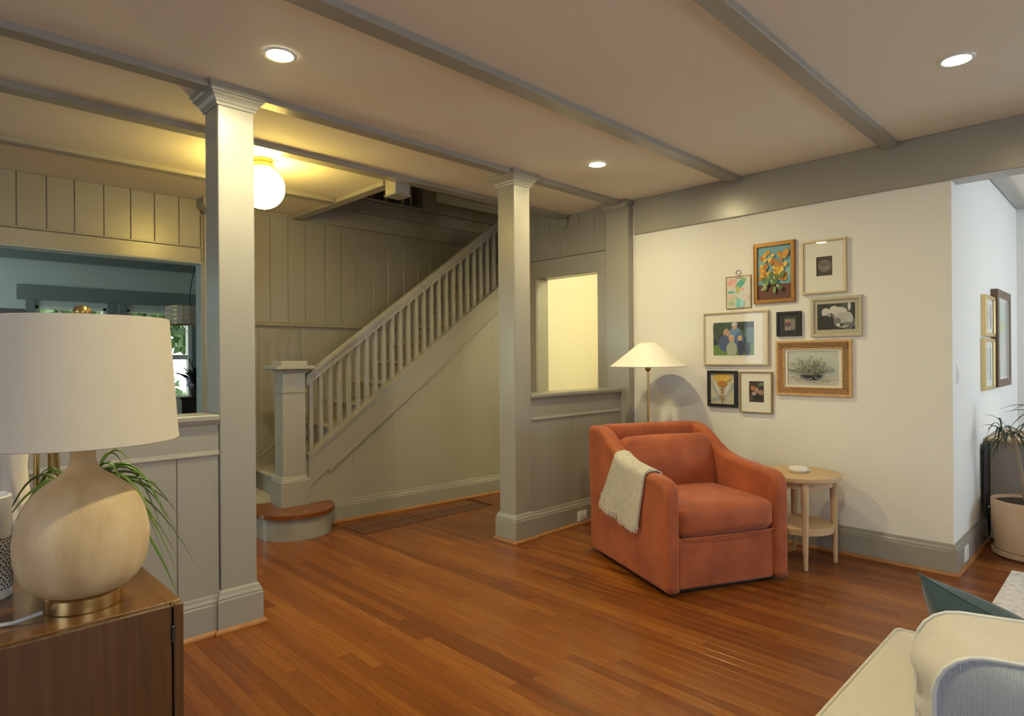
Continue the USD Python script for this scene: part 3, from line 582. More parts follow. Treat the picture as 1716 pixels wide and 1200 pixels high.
# ------------------------------------------------------------------ lights of the house
def downlight(label, x, y, k_):
    t = thing('downlight', label, 'ceiling light', (x, y, CZ))
    part(t, 'trim_ring', lathe([(.052, CZ-.004), (.056, CZ-.007), (.068, CZ-.006), (.071, CZ-.001), (.052, CZ-.001)], 40, (x, y, 0), True), 'white_plastic', 40)
    part(t, 'lens', lathe([(0, CZ-.0035), (.0525, CZ-.0035), (.0525, CZ-.0015), (0, CZ-.0015)], 32, (x, y, 0)), 'downlight_glow_'+k_)
downlight('glowing recessed ceiling light above the near column', 1.179, 2.610, 'a')
downlight('glowing recessed ceiling light above the armchair, between two beams', 3.395, 2.605, 'b')
downlight('glowing recessed ceiling light at the far upper right', 3.366, .578, 'c')
downlight('recessed ceiling light behind the camera', 1.179, .578, 'd')
downlight('recessed ceiling light of the bright side room, out of frame', 5.7, -.75, 'e')
t = thing('globe_light', 'glowing white glass globe ceiling light behind the near column', 'ceiling light', (1.714, 4.07, CZ))
part(t, 'canopy', lathe([(0, CZ), (.062, CZ), (.062, 2.606), (.055, 2.600), (.075, 2.590), (.078, 2.565), (.068, 2.556), (0, 2.556)], 40, (1.714, 4.07, 0)), 'brass', 40)
part(t, 'globe', lathe([(.055, 2.556)]+[(.140*math.sin(a), 2.437+.140*math.cos(a)) for a in np.linspace(.40, PI, 30)], 48, (1.714, 4.07, 0)), 'globe_glow', True)

t = thing('upstairs_lamp', 'ceiling lamp lighting the upstairs landing', 'lamp', (4.9, 4.7, 5.19))
part(t, 'canopy', lathe([(0, 5.199), (.07, 5.199), (.07, 5.17), (0, 5.17)], 24, (4.9, 4.7, 0)), 'brass', 40); part(t, 'glass', move(trimesh.creation.icosphere(3, .13), (4.9, 4.7, 5.04)), 'upstairs_glow', True)

# ------------------------------------------------------------------ dining room beyond
wall_box('wall_dining', -2.62, 1.10, 8.80, 8.95, 0, 2.6, mt='dining_paint'); wall_box('wall_dining', 1.10, 2.74, 8.80, 8.95, 0, .55, mt='dining_paint'); wall_box('wall_dining', 1.10, 2.74, 8.80, 8.95, 1.94, 2.6, mt='dining_paint'); wall_box('wall_dining', 1.79, 2.005, 8.80, 8.95, .55, 1.94, mt='dining_paint'); wall_box('wall_dining', 2.74, 4.0, 8.80, 8.95, 0, 2.6, mt='dining_paint'); wall_box('wall_dining', 3.85, 4.0, 6.1, 8.8, 0, 2.6, mt='dining_paint')
wall_box('ceiling_dining', -2.62, 4.0, 5.6, 8.95, 2.56, 2.66, mt='dining_paint')
t = thing('trim_3', 'dark head trim and crown of the dining room', None, kind='structure')
part(t, 'head_board', bx(.93, 3.84, 8.77, 8.80, 2.00, 2.165, .004), 'dining_trim'); part(t, 'crown', bx(-2.6, 3.84, 8.72, 8.80, 2.45, 2.56, .01), 'dining_trim')
def window(n, x0, x1, z0, z1):
    t = thing('window_%d' % n, 'white double hung dining room window', None, kind='structure')
    for a in ((x0, x0+.035, z0, z1), (x1-.035, x1, z0, z1), (x0, x1, z1-.035, z1), (x0, x1, z0, z0+.05)): part(t, 'frame', bx(a[0], a[1], 8.80, 8.90, a[2], a[3], .003), 'window_white')
    zm = (z0+z1)/2+.10
    part(t, 'meeting_rail', bx(x0, x1, 8.82, 8.87, zm-.03, zm+.03, .003), 'window_white')
    for k in (1, 2): xx = x0+(x1-x0)*k/3; part(t, 'muntin', bx(xx-.006, xx+.006, 8.84, 8.86, zm, z1, .001), 'window_white')
    part(t, 'muntin', bx(x0, x1, 8.84, 8.86, (zm+z1)/2+.04, (zm+z1)/2+.052, .001), 'window_white')
    part(t, 'pane', (np.array([(x0+.03, 8.85, z0+.04), (x1-.03, 8.85, z0+.04), (x1-.03, 8.85, z1-.03), (x0+.03, 8.85, z1-.03)]), np.array([(0, 1, 2), (0, 2, 3)])), 'pane_glass')
    part(t, 'casing', cat(bx(x0-.09, x0, 8.775, 8.80, z0, z1+.06, .003), bx(x1, x1+.09, 8.775, 8.80, z0, z1+.06, .003), bx(x0-.1, x1+.1, 8.76, 8.80, z0-.05, z0, .003)), 'dining_trim')
window(1, 1.10, 1.79, .55, 1.94); window(2, 2.005, 2.74, .55, 1.94)
t = thing('pendant_lamp', 'drum pendant lamp of pale shell squares hanging in the dining room', 'pendant lamp', (2.23, 7.2, 1.69))
dr = .225; pan = []
for zz in range(4):
    for k in range(22):
        a = k*2*PI/22; z0 = 1.69+zz*.046; part(t, 'shell_pane', move(bx(dr-.002, dr, -.029, .029, z0+.002, z0+.043, .0005), (2.23, 7.2, 0), a) if 0 else move(move(bx(dr-.002, dr, -.029, .029, z0+.002, z0+.043, .0005), rz=a), (2.23, 7.2, 0)), 'cream_cloth')
for zz in range(5): pan.append(lathe([(dr-.004, 1.688+zz*.046), (dr+.003, 1.688+zz*.046), (dr+.003, 1.692+zz*.046), (dr-.004, 1.692+zz*.046)], 44, (2.23, 7.2, 0), True))
for k in range(22): a = (k+.5)*2*PI/22; pan.append(move(move(bx(dr-.003, dr+.003, -.002, .002, 1.69, 1.874, .0005), rz=a), (2.23, 7.2, 0)))
part(t, 'wire_grid', cat(pan), 'aged_brass')
part(t, 'cord', tube([(2.23, 7.2, 1.86), (2.235, 7.2, 2.0), (2.25, 7.19, 2.15), (2.28, 7.17, 2.32), (2.29, 7.16, 2.56)], .005, 6), 'black_metal', True)
t = thing('sideboard', 'dark sideboard below the dining room window', 'sideboard', (2.75, 8.2, 0))
part(t, 'body', bx(2.40, 3.3, 8.05, 8.45, .12, .84, .004), 'dark_wood'); part(t, 'top', bx(2.37, 3.33, 8.02, 8.48, .84, .865, .004), 'dark_wood')
for xx in (2.43, 3.27):
    for y_ in (8.08, 8.42): part(t, 'leg', bx(xx-.025, xx+.025, y_-.025, y_+.025, 0, .12, .003), 'dark_wood')
t = thing('potted_orchid', 'dark leafy potted plant with pale blue blossoms by the dining window', 'potted plant', (2.60, 8.15, .866))
part(t, 'pot', lathe([(0, .866), (.06, .866), (.085, .96), (.085, .97), (.07, .97), (.065, .95), (0, .95)], 24, (2.60, 8.15, 0)), 'dark_wood', 40)
for k in range(22):
    part(t, 'leaf', blade((2.60, 8.15, .95), k*2.4,   .34+.20*rng.random(), .9+.5*rng.random(), .4, .075, 6), 'dark_leaf')
for k in range(4): part(t, 'stem', tube([(2.60, 8.15, .95), (2.60+.05*k, 8.2, 1.15), (2.52+.09*k, 8.16, 1.32+.03*k)], .006, 5), 'dark_leaf')
for k in range(16):
    a = rng.random()*6.28; r_ = rng.random()*.14
    part(t, 'blossom', move(trimesh.creation.icosphere(1, .022+.01*rng.random()), (2.60+r_*math.cos(a), 8.16+r_*math.sin(a)*.6, .97+rng.random()*.10)), 'flower_blue', True)
t = thing('hutch', 'dark painted hutch with moulded top at the far left of the dining room', 'cabinet', (.45, 7.5, 0))
part(t, 'body', bx(-.6, .78, 7.3, 7.75, 0, 1.70, .004), 'hutch_paint'); part(t, 'cornice', bx(-.65, .84, 7.25, 7.8, 1.74, 1.79, .012), 'hutch_paint'); part(t, 'cornice_moulding', bx(-.62, .81, 7.27, 7.78, 1.70, 1.74, .01), 'hutch_paint')
for k in range(2): part(t, 'door', bx(-.57+k*.68, .08+k*.68, 7.285, 7.30, .15, 1.66, .004), 'hutch_paint')
# garden outside the dining windows
solo('lawn', bx(-30, 30, 9.2, 40, -.75, -.602, 0), 'lawn', 'green lawn outside the dining room windows', 'lawn', kind='stuff')
def tree(label, x, y, h, r, n, seed):
    q = np.random.default_rng(seed); t = thing('garden_tree', label, 'tree', (x, y, -.6))
    part(t, 'trunk', tube([(x, y, -.598), (x, y, -.2), (x+.1, y, h*.3), (x, y+.1, h*.75)], [.16, .15, .12, .04], 8), 'bark', True)
    p = q.normal(size=(n, 3)); p /= np.linalg.norm(p, axis=1)[:, None]; p *= r*q.random((n, 1))**.4; p[:, 2] *= .9
    c = p+np.array([x, y, h*.62])
    a = q.normal(size=(n, 3)); a /= np.linalg.norm(a, axis=1)[:, None]; b = np.cross(a, q.normal(size=(n, 3))); b /= np.linalg.norm(b, axis=1)[:, None]
    s = .10+.08*q.random((n, 1)); v = np.stack([c-a*s, c+b*s*.5, c+a*s, c-b*s*.5], 1).reshape(-1, 3); i = np.arange(n)*4
    part(t, 'foliage', (v, np.vstack([np.stack([i, i+1, i+2], 1), np.stack([i, i+2, i+3], 1)])), 'tree_leaf', kind='stuff')
tree('leafy green tree in the garden behind the left dining window', 1.9, 15.0, 4.4, 1.7, 4000, 1)
tree('leafy green tree in the garden behind the right dining window', 5.6, 15.5, 4.6, 1.8, 4500, 2)
tree('leafy tree far back in the garden, seen between the dining windows', 3.75, 19.0, 5.2, 2.0, 5000, 3)

for k, (bx_, lab) in enumerate(((1.75, 'round pale green bush outside the left dining window'), (3.1, 'round pale green bush outside the right dining window'), (4.6, 'round pale green bush outside, farthest right'))):
    q_ = np.random.default_rng(40+k); n_ = 2600; p = q_.normal(size=(n_, 3)); p /= np.linalg.norm(p, axis=1)[:, None]; p *= .6*q_.random((n_, 1))**.3; c = p*np.array([1, 1, 1.6])+np.array([bx_, 12.2+.2*k, .42])
    a = q_.normal(size=(n_, 3)); a /= np.linalg.norm(a, axis=1)[:, None]; b = np.cross(a, q_.normal(size=(n_, 3))); b /= np.linalg.norm(b, axis=1)[:, None]; sz = .05+.04*q_.random((n_, 1)); i_ = np.arange(n_)*4
    t = thing('garden_bush', lab, 'bush', (bx_, 12.2+.2*k, -.598)); part(t, 'stem', tube([(bx_, 12.2+.2*k, -.598), (bx_, 12.2+.2*k, .4)], [.04, .02], 6), 'bark', True)
    part(t, 'foliage', (np.stack([c-a*sz, c+b*sz*.5, c+a*sz, c-b*sz*.5], 1).reshape(-1, 3), np.vstack([np.stack([i_, i_+1, i_+2], 1), np.stack([i_, i_+2, i_+3], 1)])), 'tree_leaf', kind='stuff')

# ------------------------------------------------------------------ pictures on the walls
def pic_xf(origin, rdir, ndir):
    r_, n_ = np.array(rdir, float), np.array(ndir, float); R = np.stack([r_, [0, 0, 1.], n_], 1)
    return lambda m: ((m[0] if isinstance(m, tuple) else np.array(m.vertices))@R.T+np.array(origin, float), (m[1] if isinstance(m, tuple) else np.array(m.faces)))
def frame_bars(w, h, fw_, d, lip=.004):
    """four mitred bars with a small inner lip, local (right, up, out)"""
    out = []
    for (a, b), (c, dd) in (((0, 0), (w, 0)), ((w, 0), (w, h)), ((w, h), (0, h)), ((0, h), (0, 0))):
        L = math.hypot(c-a, dd-b); ux, uy = (c-a)/L, (dd-b)/L; nx, ny = -uy, ux
        def P(s, t, z): return (a+ux*s+nx*t, b+uy*s+ny*t, z)
        c_ = min(.002, fw_*.25)
        prof = [(0, 0), (0, d-c_), (c_, d), (fw_-c_, d), (fw_, d-c_), (fw_, 0)]
        v = [P(t, t, z) for t, z in prof]+[P(L-t, t, z) for t, z in prof]; k = len(prof); f = []
        for j in range(k):
            q = (j, (j+1) % k, k+(j+1) % k, k+j); f += [(q[0], q[2], q[1]), (q[0], q[3], q[2])]
        tm = trimesh.Trimesh(np.array(v, float), np.array(f), process=False); tm.fix_normals(); out.append((np.array(tm.vertices), np.array(tm.faces)))
    return cat(out)
def inks(shapes, z, dz=.00035):
    """flat printed shapes: list of (polygon, colour), each a hair above the last"""
    ms, cs = [], []
    for i, (pg, col) in enumerate(shapes):
        for g in getattr(pg, 'geoms', [pg]):
            if g.is_empty or g.geom_type != 'Polygon' or g.area < 1e-7: continue
            m = trimesh.creation.extrude_polygon(g, dz*.9, engine='earcut'); ms.append(move(m, (0, 0, z+i*dz))); cs.append(np.tile(np.array(col, float), (len(m.vertices), 1)))
    return cat(ms), np.vstack(cs)
def E(cx, cy, rx, ry, rot=0):
    from shapely import affinity
    return affinity.translate(affinity.rotate(affinity.scale(Point(0, 0).buffer(1, 20), rx, ry), rot, origin=(0, 0)), cx, cy)
def Bz(x0, y0, x1, y1): return sbox(x0, y0, x1, y1)
def blobs(seed, w, h, cols, n, s0, s1):
    q = random.Random(seed); return [(E(q.uniform(0, w), q.uniform(0, h), q.uniform(s0, s1), q.uniform(s0, s1), q.uniform(0, 180)), q.choice(cols)) for _ in range(n)]
def clipped(shapes, x0, y0, x1, y1):
    b = Bz(x0, y0, x1, y1); return [(p.intersection(b), c) for p, c in shapes]
def picture(label, xf, w, h, fw_, d, fm, mat_m, opening, shapes, glass=True, cat_='picture frame'):
    """opening = (x0, y0, x1, y1) of the print inside the mat; None = the print fills the frame"""
    o = xf((np.array([[w/2, 0, 0.]]), np.zeros((0, 3), int)))[0][0]
    t = thing('picture_frame', label, cat_, tuple(o))
    part(t, 'frame', xf(frame_bars(w, h, fw_, d)), fm)
    part(t, 'backing', xf(bx(.002, w-.002, .002, h-.002, .0005, .004, 0)), 'brown_frame')
    x0, y0, x1, y1 = opening or (fw_, fw_, w-fw_, h-fw_)
    base = max(d*.45, .0065)
    if opening: part(t, 'mat_board', xf(extrude(Bz(fw_*.9, fw_*.9, w-fw_*.9, h-fw_*.9).difference(Bz(x0, y0, x1, y1)), base, base+.0015)), mat_m)
    sh = clipped([(p_ if 0 else __import__('shapely').affinity.translate(p_, x0, y0), c) for p_, c in shapes], x0-.001, y0-.001, x1+.001, y1+.001)
    m, cs = inks(sh, base-.004 if opening else base-.001, .00022 if opening else .0003)
    part(t, 'print', xf(m), 'print_ink', tint=cs)
    if glass: part(t, 'glass', xf((np.array([(fw_*.9, fw_*.9, d-.004), (w-fw_*.9, fw_*.9, d-.004), (w-fw_*.9, h-fw_*.9, d-.004), (fw_*.9, h-fw_*.9, d-.004)]), np.array([(0, 1, 2), (0, 2, 3)]))), 'pane_glass')
    return t
def PWf(y_left, z0): return pic_xf((PWX-.0005, y_left, z0), (0, -1, 0), (-1, 0, 0))
sky, skin, dk = (.35, .55, .62), (.55, .33, .24), (.03, .035, .03)
# family photograph in the large champagne frame
W, H = .50, .397; w, h = .315, .245
sh = [(Bz(0, 0, w, h), (.075, .10, .05)), (Bz(0, 0, w, .085), (.14, .24, .05))]+blobs(3, w, h, [(.03, .05, .03), (.10, .15, .08), (.05, .08, .05)], 26, .02, .045)
sh += [(Bz(0, 0, w, .075), (.15, .26, .05)), (Bz(.26, .09, w, .20), (.13, .20, .22)), (E(.172, .135, .055, .075), (.16, .28, .48)), (E(.205, .11, .035, .065), (.10, .16, .32)), (E(.168, .215, .020, .026), skin), (E(.168, .230, .024, .013), (.6, .62, .62)),
       (E(.105, .165, .026, .034), (.45, .30, .14)), (E(.108, .162, .015, .021), skin), (E(.09, .09, .045, .062), (.07, .10, .22)), (E(.145, .125, .021, .027), (.66, .48, .28)), (E(.145, .118, .015, .018), skin), (E(.147, .045, .042, .055), (.38, .42, .34)), (E(.21, .125, .017, .02), (.62, .44, .26)), (E(.215, .05, .024, .058), (.05, .06, .13)), (E(.265, .045, .024, .052), dk)]
picture('large champagne framed family photograph behind glass, left of the small black frame', PWf(2.370, 1.236), W, H, .012, .024, 'champagne_frame', 'mat_board', (.078, .075, .078+w, .075+h), sh)
# rattan frame with the drawing of a plant
W, H = .490, .378; w, h = .330, .232
import shapely
sh = [(Bz(0, 0, w, h), (.56, .58, .52)), (Bz(0, 0, w, .062), (.62, .58, .49)), (Bz(.085, .046, .225, .070), (.03, .035, .06)), (E(.155, .052, .066, .020), (.035, .04, .07)), (Bz(.0, .0605, w, .0615), (.35, .35, .32))]
q = random.Random(5)
for k in range(110):
    a = q.uniform(.1, PI-.1); L = q.uniform(.04, .14); x_ = .155+q.uniform(-.05, .05); x2, y2 = x_+L*math.cos(a)*1.05, .072+L*math.sin(a)*.92
    sh.append((shapely.geometry.LineString([(x_, .070), ((x_+x2)/2, (.070+y2)/2+.012), (x2, y2)]).buffer(.0013), q.choice([(.20, .22, .17), (.28, .30, .22), (.12, .13, .11), (.33, .36, .24)])))
    sh.append((E(x2, y2, .008, .0035, q.uniform(0, 180)), q.choice([(.22, .24, .20), (.33, .34, .28), (.30, .31, .15), (.40, .42, .36)])))
for k in range(26): x_ = .03+k*.0105; sh.append((E(x_, .046+q.uniform(-.016, .012), .013, .0026, q.uniform(-60, 60)), (.24, .26, .23)))
t = picture('woven rattan frame around a drawing of a plant in a bowl, lowest right', PWf(1.819, 1.030), W, H, .016, .022, 'rattan', 'mat_board', (.080, .072, .080+w, .072+h), sh)
xf = PWf(1.819, 1.030)
part(t, 'woven_border', xf(cat([bx(.014, W-.014, .014, .052, .004, .018, .002), bx(.014, W-.014, H-.052, H-.014, .004, .018, .002), bx(.014, .052, .052, H-.052, .004, .018, .002), bx(W-.052, W-.014, .052, H-.052, .004, .018, .002)])), 'rattan_dark')
part(t, 'inner_bead', xf(move(frame_bars(W-.104, H-.104, .008, .022), (.052, .052, 0))), 'rattan')
bd = []
for row in (.022, .0335, .045):
    for k in range(int((W-.03)/.0118)): bd += [bx(.017+k*.0118, .025+k*.0118, row-.003, row+.003, .017, .0205, .001), bx(.017+k*.0118, .025+k*.0118, H-row-.003, H-row+.003, .017, .0205, .001)]
    for k in range(int((H-.11)/.0118)): bd += [bx(row-.003, row+.003, .055+k*.0118, .063+k*.0118, .017, .0205, .001), bx(W-row-.003, W-row+.003, .055+k*.0118, .063+k*.0118, .017, .0205, .001)]
part(t, 'weave', xf(cat(bd)), 'rattan', kind='stuff')
# bronze frame: generic painting of yellow flowers
W, H = .292, .430; w, h = W-.056, H-.056
sh = [(Bz(0, 0, w, h), (.16, .36, .40)), (E(.05, .25, .08, .06, 20), (.20, .42, .45)), (E(.19, .20, .07, .05, 60), (.25, .45, .47)), (Bz(0, 0, w, .105), (.12, .04, .025)), (E(.08, .07, .09, .012, 5), (.16, .06, .03)), (E(.17, .04, .07, .010, -4), (.09, .03, .02))]
q = random.Random(12)
for k in range(46): sh.append((E(q.uniform(.03, w-.03), q.uniform(.14, .33), q.uniform(.012, .034), q.uniform(.008, .020), q.uniform(0, 180)), q.choice([(.72, .42, .05), (.62, .30, .03), (.78, .52, .10), (.48, .20, .03)])))
for k in range(22): sh.append((E(q.uniform(.05, w-.05), q.uniform(.06, .17), q.uniform(.010, .026), q.uniform(.008, .016), q.uniform(0, 180)), q.choice([(.08, .16, .05), (.20, .30, .08), (.13, .22, .06), (.40, .44, .28)])))
t = picture('bronze gold framed painting with orange yellow dabs on teal, topmost of the gallery wall', PWf(1.975, 1.678), W, H, .028, .022, 'bronze_frame', 'mat_board', None, sh, glass=False)
xf = PWf(1.975, 1.678); bd = []
for k in range(34): z_ = .010+k*.0124; bd += [move(trimesh.creation.icosphere(1, .0048), (.006, z_, .021)), move(trimesh.creation.icosphere(1, .0048), (W-.006, z_, .021))]
part(t, 'beading', xf(cat(bd)), 'bronze_frame', 40, kind='stuff')
# moon photograph
W, H = .282, .359; w, h = .100, .128
sh = [(Bz(0, 0, w, h), (.075, .055, .042)), (E(.050, .066, .041, .040), (.20, .165, .135)), (E(.044, .074, .022, .016, 30), (.145, .115, .095)), (E(.060, .052, .018, .014, 50), (.26, .22, .19)), (E(.036, .056, .011, .009), (.25, .21, .18)), (E(.062, .080, .012, .008), (.16, .13, .105))]
picture('champagne framed brown photograph of the moon with a wide mat, uppermost right', PWf(1.638, 1.719), W, H, .013, .026, 'champagne_frame', 'mat_board', (.094, .118, .094+w, .118+h), sh)
# black and white wedding photograph in linen frame
W, H = .315, .264; w, h = .232, .172
g1, g2, g3 = (.02, .02, .019), (.62, .60, .56), (.20, .195, .18)
sh = [(Bz(0, 0, w, h), (.045, .045, .042))]+blobs(9, w, h, [(.03, .03, .03), (.09, .09, .085), (.16, .155, .15)], 18, .015, .04)
sh += [(E(.055, .115, .028, .030), g2), (E(.07, .092, .016, .016), (.35, .33, .31)), (E(.045, .04, .055, .055), g1), (E(.105, .13, .028, .027), g2), (E(.150, .105, .052, .040, -30), g2), (E(.160, .06, .055, .05), (.45, .44, .41)), (E(.125, .055, .022, .022), g3), (E(.18, .035, .030, .012), g3), (E(.15, .03, .012, .010), g1), (Bz(.185, .10, .225, h), (.04, .04, .04)), (E(.198, .15, .009, .028), (.7, .68, .64)), (E(.13, .03, .012, .01), (.7, .68, .64)), (E(.20, .08, .02, .035, 20), (.5, .48, .45))]
picture('linen framed black and white photograph of two people, right of small black frame', PWf(1.581, 1.429), W, H, .020, .022, 'linen_frame', 'linen_frame', (.040, .046, .040+w, .046+h), sh)
# small unframed-looking watercolor on a ring
W, H = .192, .240; w, h = W-.012, H-.012
sh = [(Bz(0, 0, w, h), (.72, .70, .64)), (E(.04, .19, .038, .026, 15), (.72, .36, .32)), (E(.062, .17, .02, .018), (.75, .48, .42)), (E(.105, .175, .045, .022, 42), (.09, .40, .33)), (E(.13, .205, .018, .014), (.22, .48, .14)), (E(.085, .135, .012, .03), (.46, .48, .12)), (E(.115, .138, .022, .010), (.75, .40, .30)), (E(.035, .118, .030, .010), (.15, .48, .42)), (E(.03, .085, .025, .016), (.76, .50, .46)), (E(.15, .075, .018, .02), (.76, .55, .52)), (E(.09, .035, .030, .035), (.22, .55, .55)), (E(.065, .06, .012, .04), (.50, .58, .36)), (E(.03, .035, .02, .02), (.40, .52, .28)), (E(.12, .03, .018, .026), (.36, .62, .62)), (Bz(.07, .215, .12, .222), (.30, .30, .32))]
t = picture('small pink and green watercolor hung from a little ring, uppermost left', PWf(2.191, 1.655), W, H, .006, .010, 'aged_brass', 'mat_board', None, sh)
part(t, 'hanging_ring', PWf(2.191, 1.655)((lambda v, f: (np.stack([v[:, 0]+W/2, v[:, 1]+H+.026, v[:, 2]+.006], 1), f))(*trimesh_t if 0 else (np.array(trimesh.creation.torus(.018, .0028).vertices), np.array(trimesh.creation.torus(.018, .0028).faces)))), 'steel', True)
# small black box frame
W, H = .167, .171; w, h = .082, .092
sh = [(Bz(0, 0, w, h), (.16, .14, .12)), (Bz(.045, .01, w, .085), (.24, .22, .19)), (E(.028, .066, .015, .018), (.50, .26, .20)), (E(.028, .048, .020, .012), (.20, .06, .06)), (E(.03, .033, .022, .012), (.08, .08, .16)), (E(.022, .014, .006, .018), (.52, .36, .30)), (E(.042, .014, .006, .018), (.50, .34, .28)), (Bz(0, .078, w, h), (.05, .12, .05))]
picture('small square black frame with a tiny photograph in the middle of the gallery wall', PWf(1.812, 1.440), W, H, .016, .024, 'black_frame', 'black_frame', (.044, .040, .044+w, .040+h), sh)
# flower print in black frame
W, H = .235, .272; w, h = W-.044, H-.044
sh = [(Bz(0, 0, w, h), (.62, .56, .38)), (E(.05, .10, .020, .075, 38), (.42, .44, .42)), (E(.145, .10, .020, .075, -38), (.42, .44, .42)), (E(.07, .10, .016, .065, 30), (.70, .68, .60)), (E(.125, .10, .016, .065, -30), (.70, .68, .60)), (E(.04, .035, .045, .016, 20), (.40, .42, .40))]
for k in range(13): a = -1.1+k*2.2/12; sh.append((E(.095+.045*math.sin(a), .165+.040*math.cos(a), .012, .036, -math.degrees(a)), [(.70, .46, .08), (.62, .36, .05), (.74, .54, .16)][k % 3]))
sh += [(E(.095, .150, .040, .022), (.52, .20, .04)), (Bz(.0925, .01, .0975, .135), (.40, .18, .05))]+[(E(.095+sx*.012, z_, .016, .003, sx*35), (.42, .2, .06)) for sx in (-1, 1) for z_ in (.035, .06, .085, .11)]
picture('black framed print of a yellow protea flower, lowest left of the gallery wall', PWf(2.340, .924), W, H, .022, .026, 'black_frame', 'mat_board', None, sh)
# small photograph in thin brass frame
W, H = .238, .297; w, h = .108, .150
sh = [(Bz(0, 0, w, h), (.035, .025, .02))]+blobs(21, w, h, [(.05, .03, .025), (.02, .016, .015), (.09, .05, .03)], 14, .012, .03)+[(E(.03, .10, .02, .018), (.42, .17, .05)), (E(.055, .085, .016, .02), (.45, .27, .19)), (E(.075, .12, .022, .018), (.06, .07, .06)), (E(.085, .07, .02, .02), (.40, .20, .14)), (E(.06, .04, .03, .02), (.02, .018, .02)), (E(.035, .06, .016, .012), (.45, .36, .33)), (E(.09, .13, .02, .012), (.16, .20, .12))]
picture('thin brass framed portrait with a wide cream mat and dark photograph, beside the protea print', PWf(2.085, .893), W, H, .007, .022, 'aged_brass', 'mat_board', (.068, .078, .068+w, .078+h), sh)
# side wall trio
def SWf(x_left, z0): return pic_xf((x_left, .7895, z0), (1, 0, 0), (0, -1, 0))
picture('upper small gold framed print on the bright side wall', SWf(5.345, 1.430), .395, .290, .025, .030, 'gold_frame', 'mat_board', (.09, .06, .305, .23), [(Bz(0, 0, .3, .3), (.66, .60, .50)), (Bz(.05, .10, .17, .12), (.4, .36, .3))])
picture('lower small gold framed print on the bright side wall', SWf(5.320, 1.052), .395, .365, .025, .030, 'gold_frame', 'mat_board', (.09, .07, .305, .30), [(Bz(0, 0, .3, .3), (.62, .62, .60)), (E(.1, .12, .06, .08), (.52, .5, .5))])
picture('large brown framed abstract pale green print on the bright side wall', SWf(5.735, 1.060), .625, .725, .055, .045, 'brown_frame', 'mat_board', (.075, .075, .55, .65), [(Bz(0, 0, .5, .6), (.50, .62, .54)), (E(.12, .45, .14, .16), (.25, .55, .42)), (E(.3, .38, .08, .05), (.60, .52, .18)), (E(.16, .25, .05, .14, 10), (.30, .48, .44)), (E(.35, .15, .16, .14), (.60, .60, .56)), (Bz(.1, .2, .13, .34), (.10, .12, .12))])
t = thing('light_switch', 'white light switch plate on the bright side wall', 'light switch', (4.565, .789, 1.18))
part(t, 'plate', bx(4.530, 4.600, .784, .7898, 1.125, 1.240, .002), 'white_plastic'); part(t, 'rocker', bx(4.549, 4.581, .781, .785, 1.150, 1.215, .002), 'white_plastic')
t = thing('outlet_plate', 'white outlet plate with a dark slot on the side wall baseboard at the corner', 'outlet', (4.66, .77, .09))
part(t, 'plate', bx(4.60, 4.72, .766, .7722, .040, .130, .002), 'white_plastic'); part(t, 'socket', bx(4.625, 4.655, .764, .7665, .055, .115, .002), 'white_plastic'); part(t, 'socket', bx(4.668, 4.698, .764, .7665, .055, .115, .002), 'white_plastic')

# ------------------------------------------------------------------ armchair (local: x along the front, y towards the back)
CA = math.radians(-25.3); CP = (2.921, 1.802, 0)
CW, CD, AW = .835, .915, .098
ch = thing('armchair', 'rust orange velvet armchair with sloping arms', 'armchair', CP, CA)
def cp(name, m, mt_='velvet', sm=40, **k): return part(ch, name, m, mt_, smooth=sm, local=True, **k)
arm_out = [(0, .024), (0, .555), (.008, .590), (.026, .615), (.055, .630), (.10, .638), (.20, .645), (.32, .655), (.42, .668), (.50, .690), (.57, .725), (.63, .765), (.69, .806), (.75, .832), (.81, .845), (.90, .846), (.925, .840), (.938, .818), (.935, .60), (.915, .30), (.910, .024)]
for x_ in (AW/2, CW-AW/2): cp('arm', move(loft_profile(arm_out, AW, .032), (x_, 0, 0)), sm=True)
back_out = [(.735, .30), (.790, .80), (.798, .836), (.814, .850), (.880, .852), (.915, .845), (.930, .822), (.928, .60), (.908, .024), (.735, .024)]
cp('back', move(loft_profile(back_out, CW-2*AW+.036, .018), (CW/2, 0, 0)), sm=True)
cp('front_panel', bx(AW-.006, CW-AW+.006, .022, .74, .024, .305, .012))
v, f = cushion(CW-2*AW+.004, .70, .175, .055, .018); v = v.copy(); cp('seat_cushion', (v+np.array([CW/2, .352, .392]), f), sm=True)
v, f = cushion(CW-2*AW-.012, .16, .375, .045, .05, pz=.12); R = np.array([[1, 0, 0], [0, math.cos(-.18), -math.sin(-.18)], [0, math.sin(-.18), math.cos(-.18)]])
v = v.copy(); v += .010*(meshkit.fbm(v*9+5, 3)[:, None]-.5)*np.array([.3, 1, .6]); v[:, 0] *= 1-.05*(v[:, 2]/.18).clip(0, 1)**2; cp('back_cushion', (v@R.T+np.array([CW/2-.004, .625, .605]), f), sm=True)
cp('cushion_piping', tube([(AW+.012+u_*(CW-2*AW-.024), .0035-.0135*(1-(2*u_-1)**2), .3115) for u_ in np.linspace(0, 1, 13)], .0042, 8), sm=True)
cp('plinth', bx(.06, CW-.06, .06, CD-.06, .0, .026, .004), 'chair_plinth', sm=False, label='dark recessed plinth')
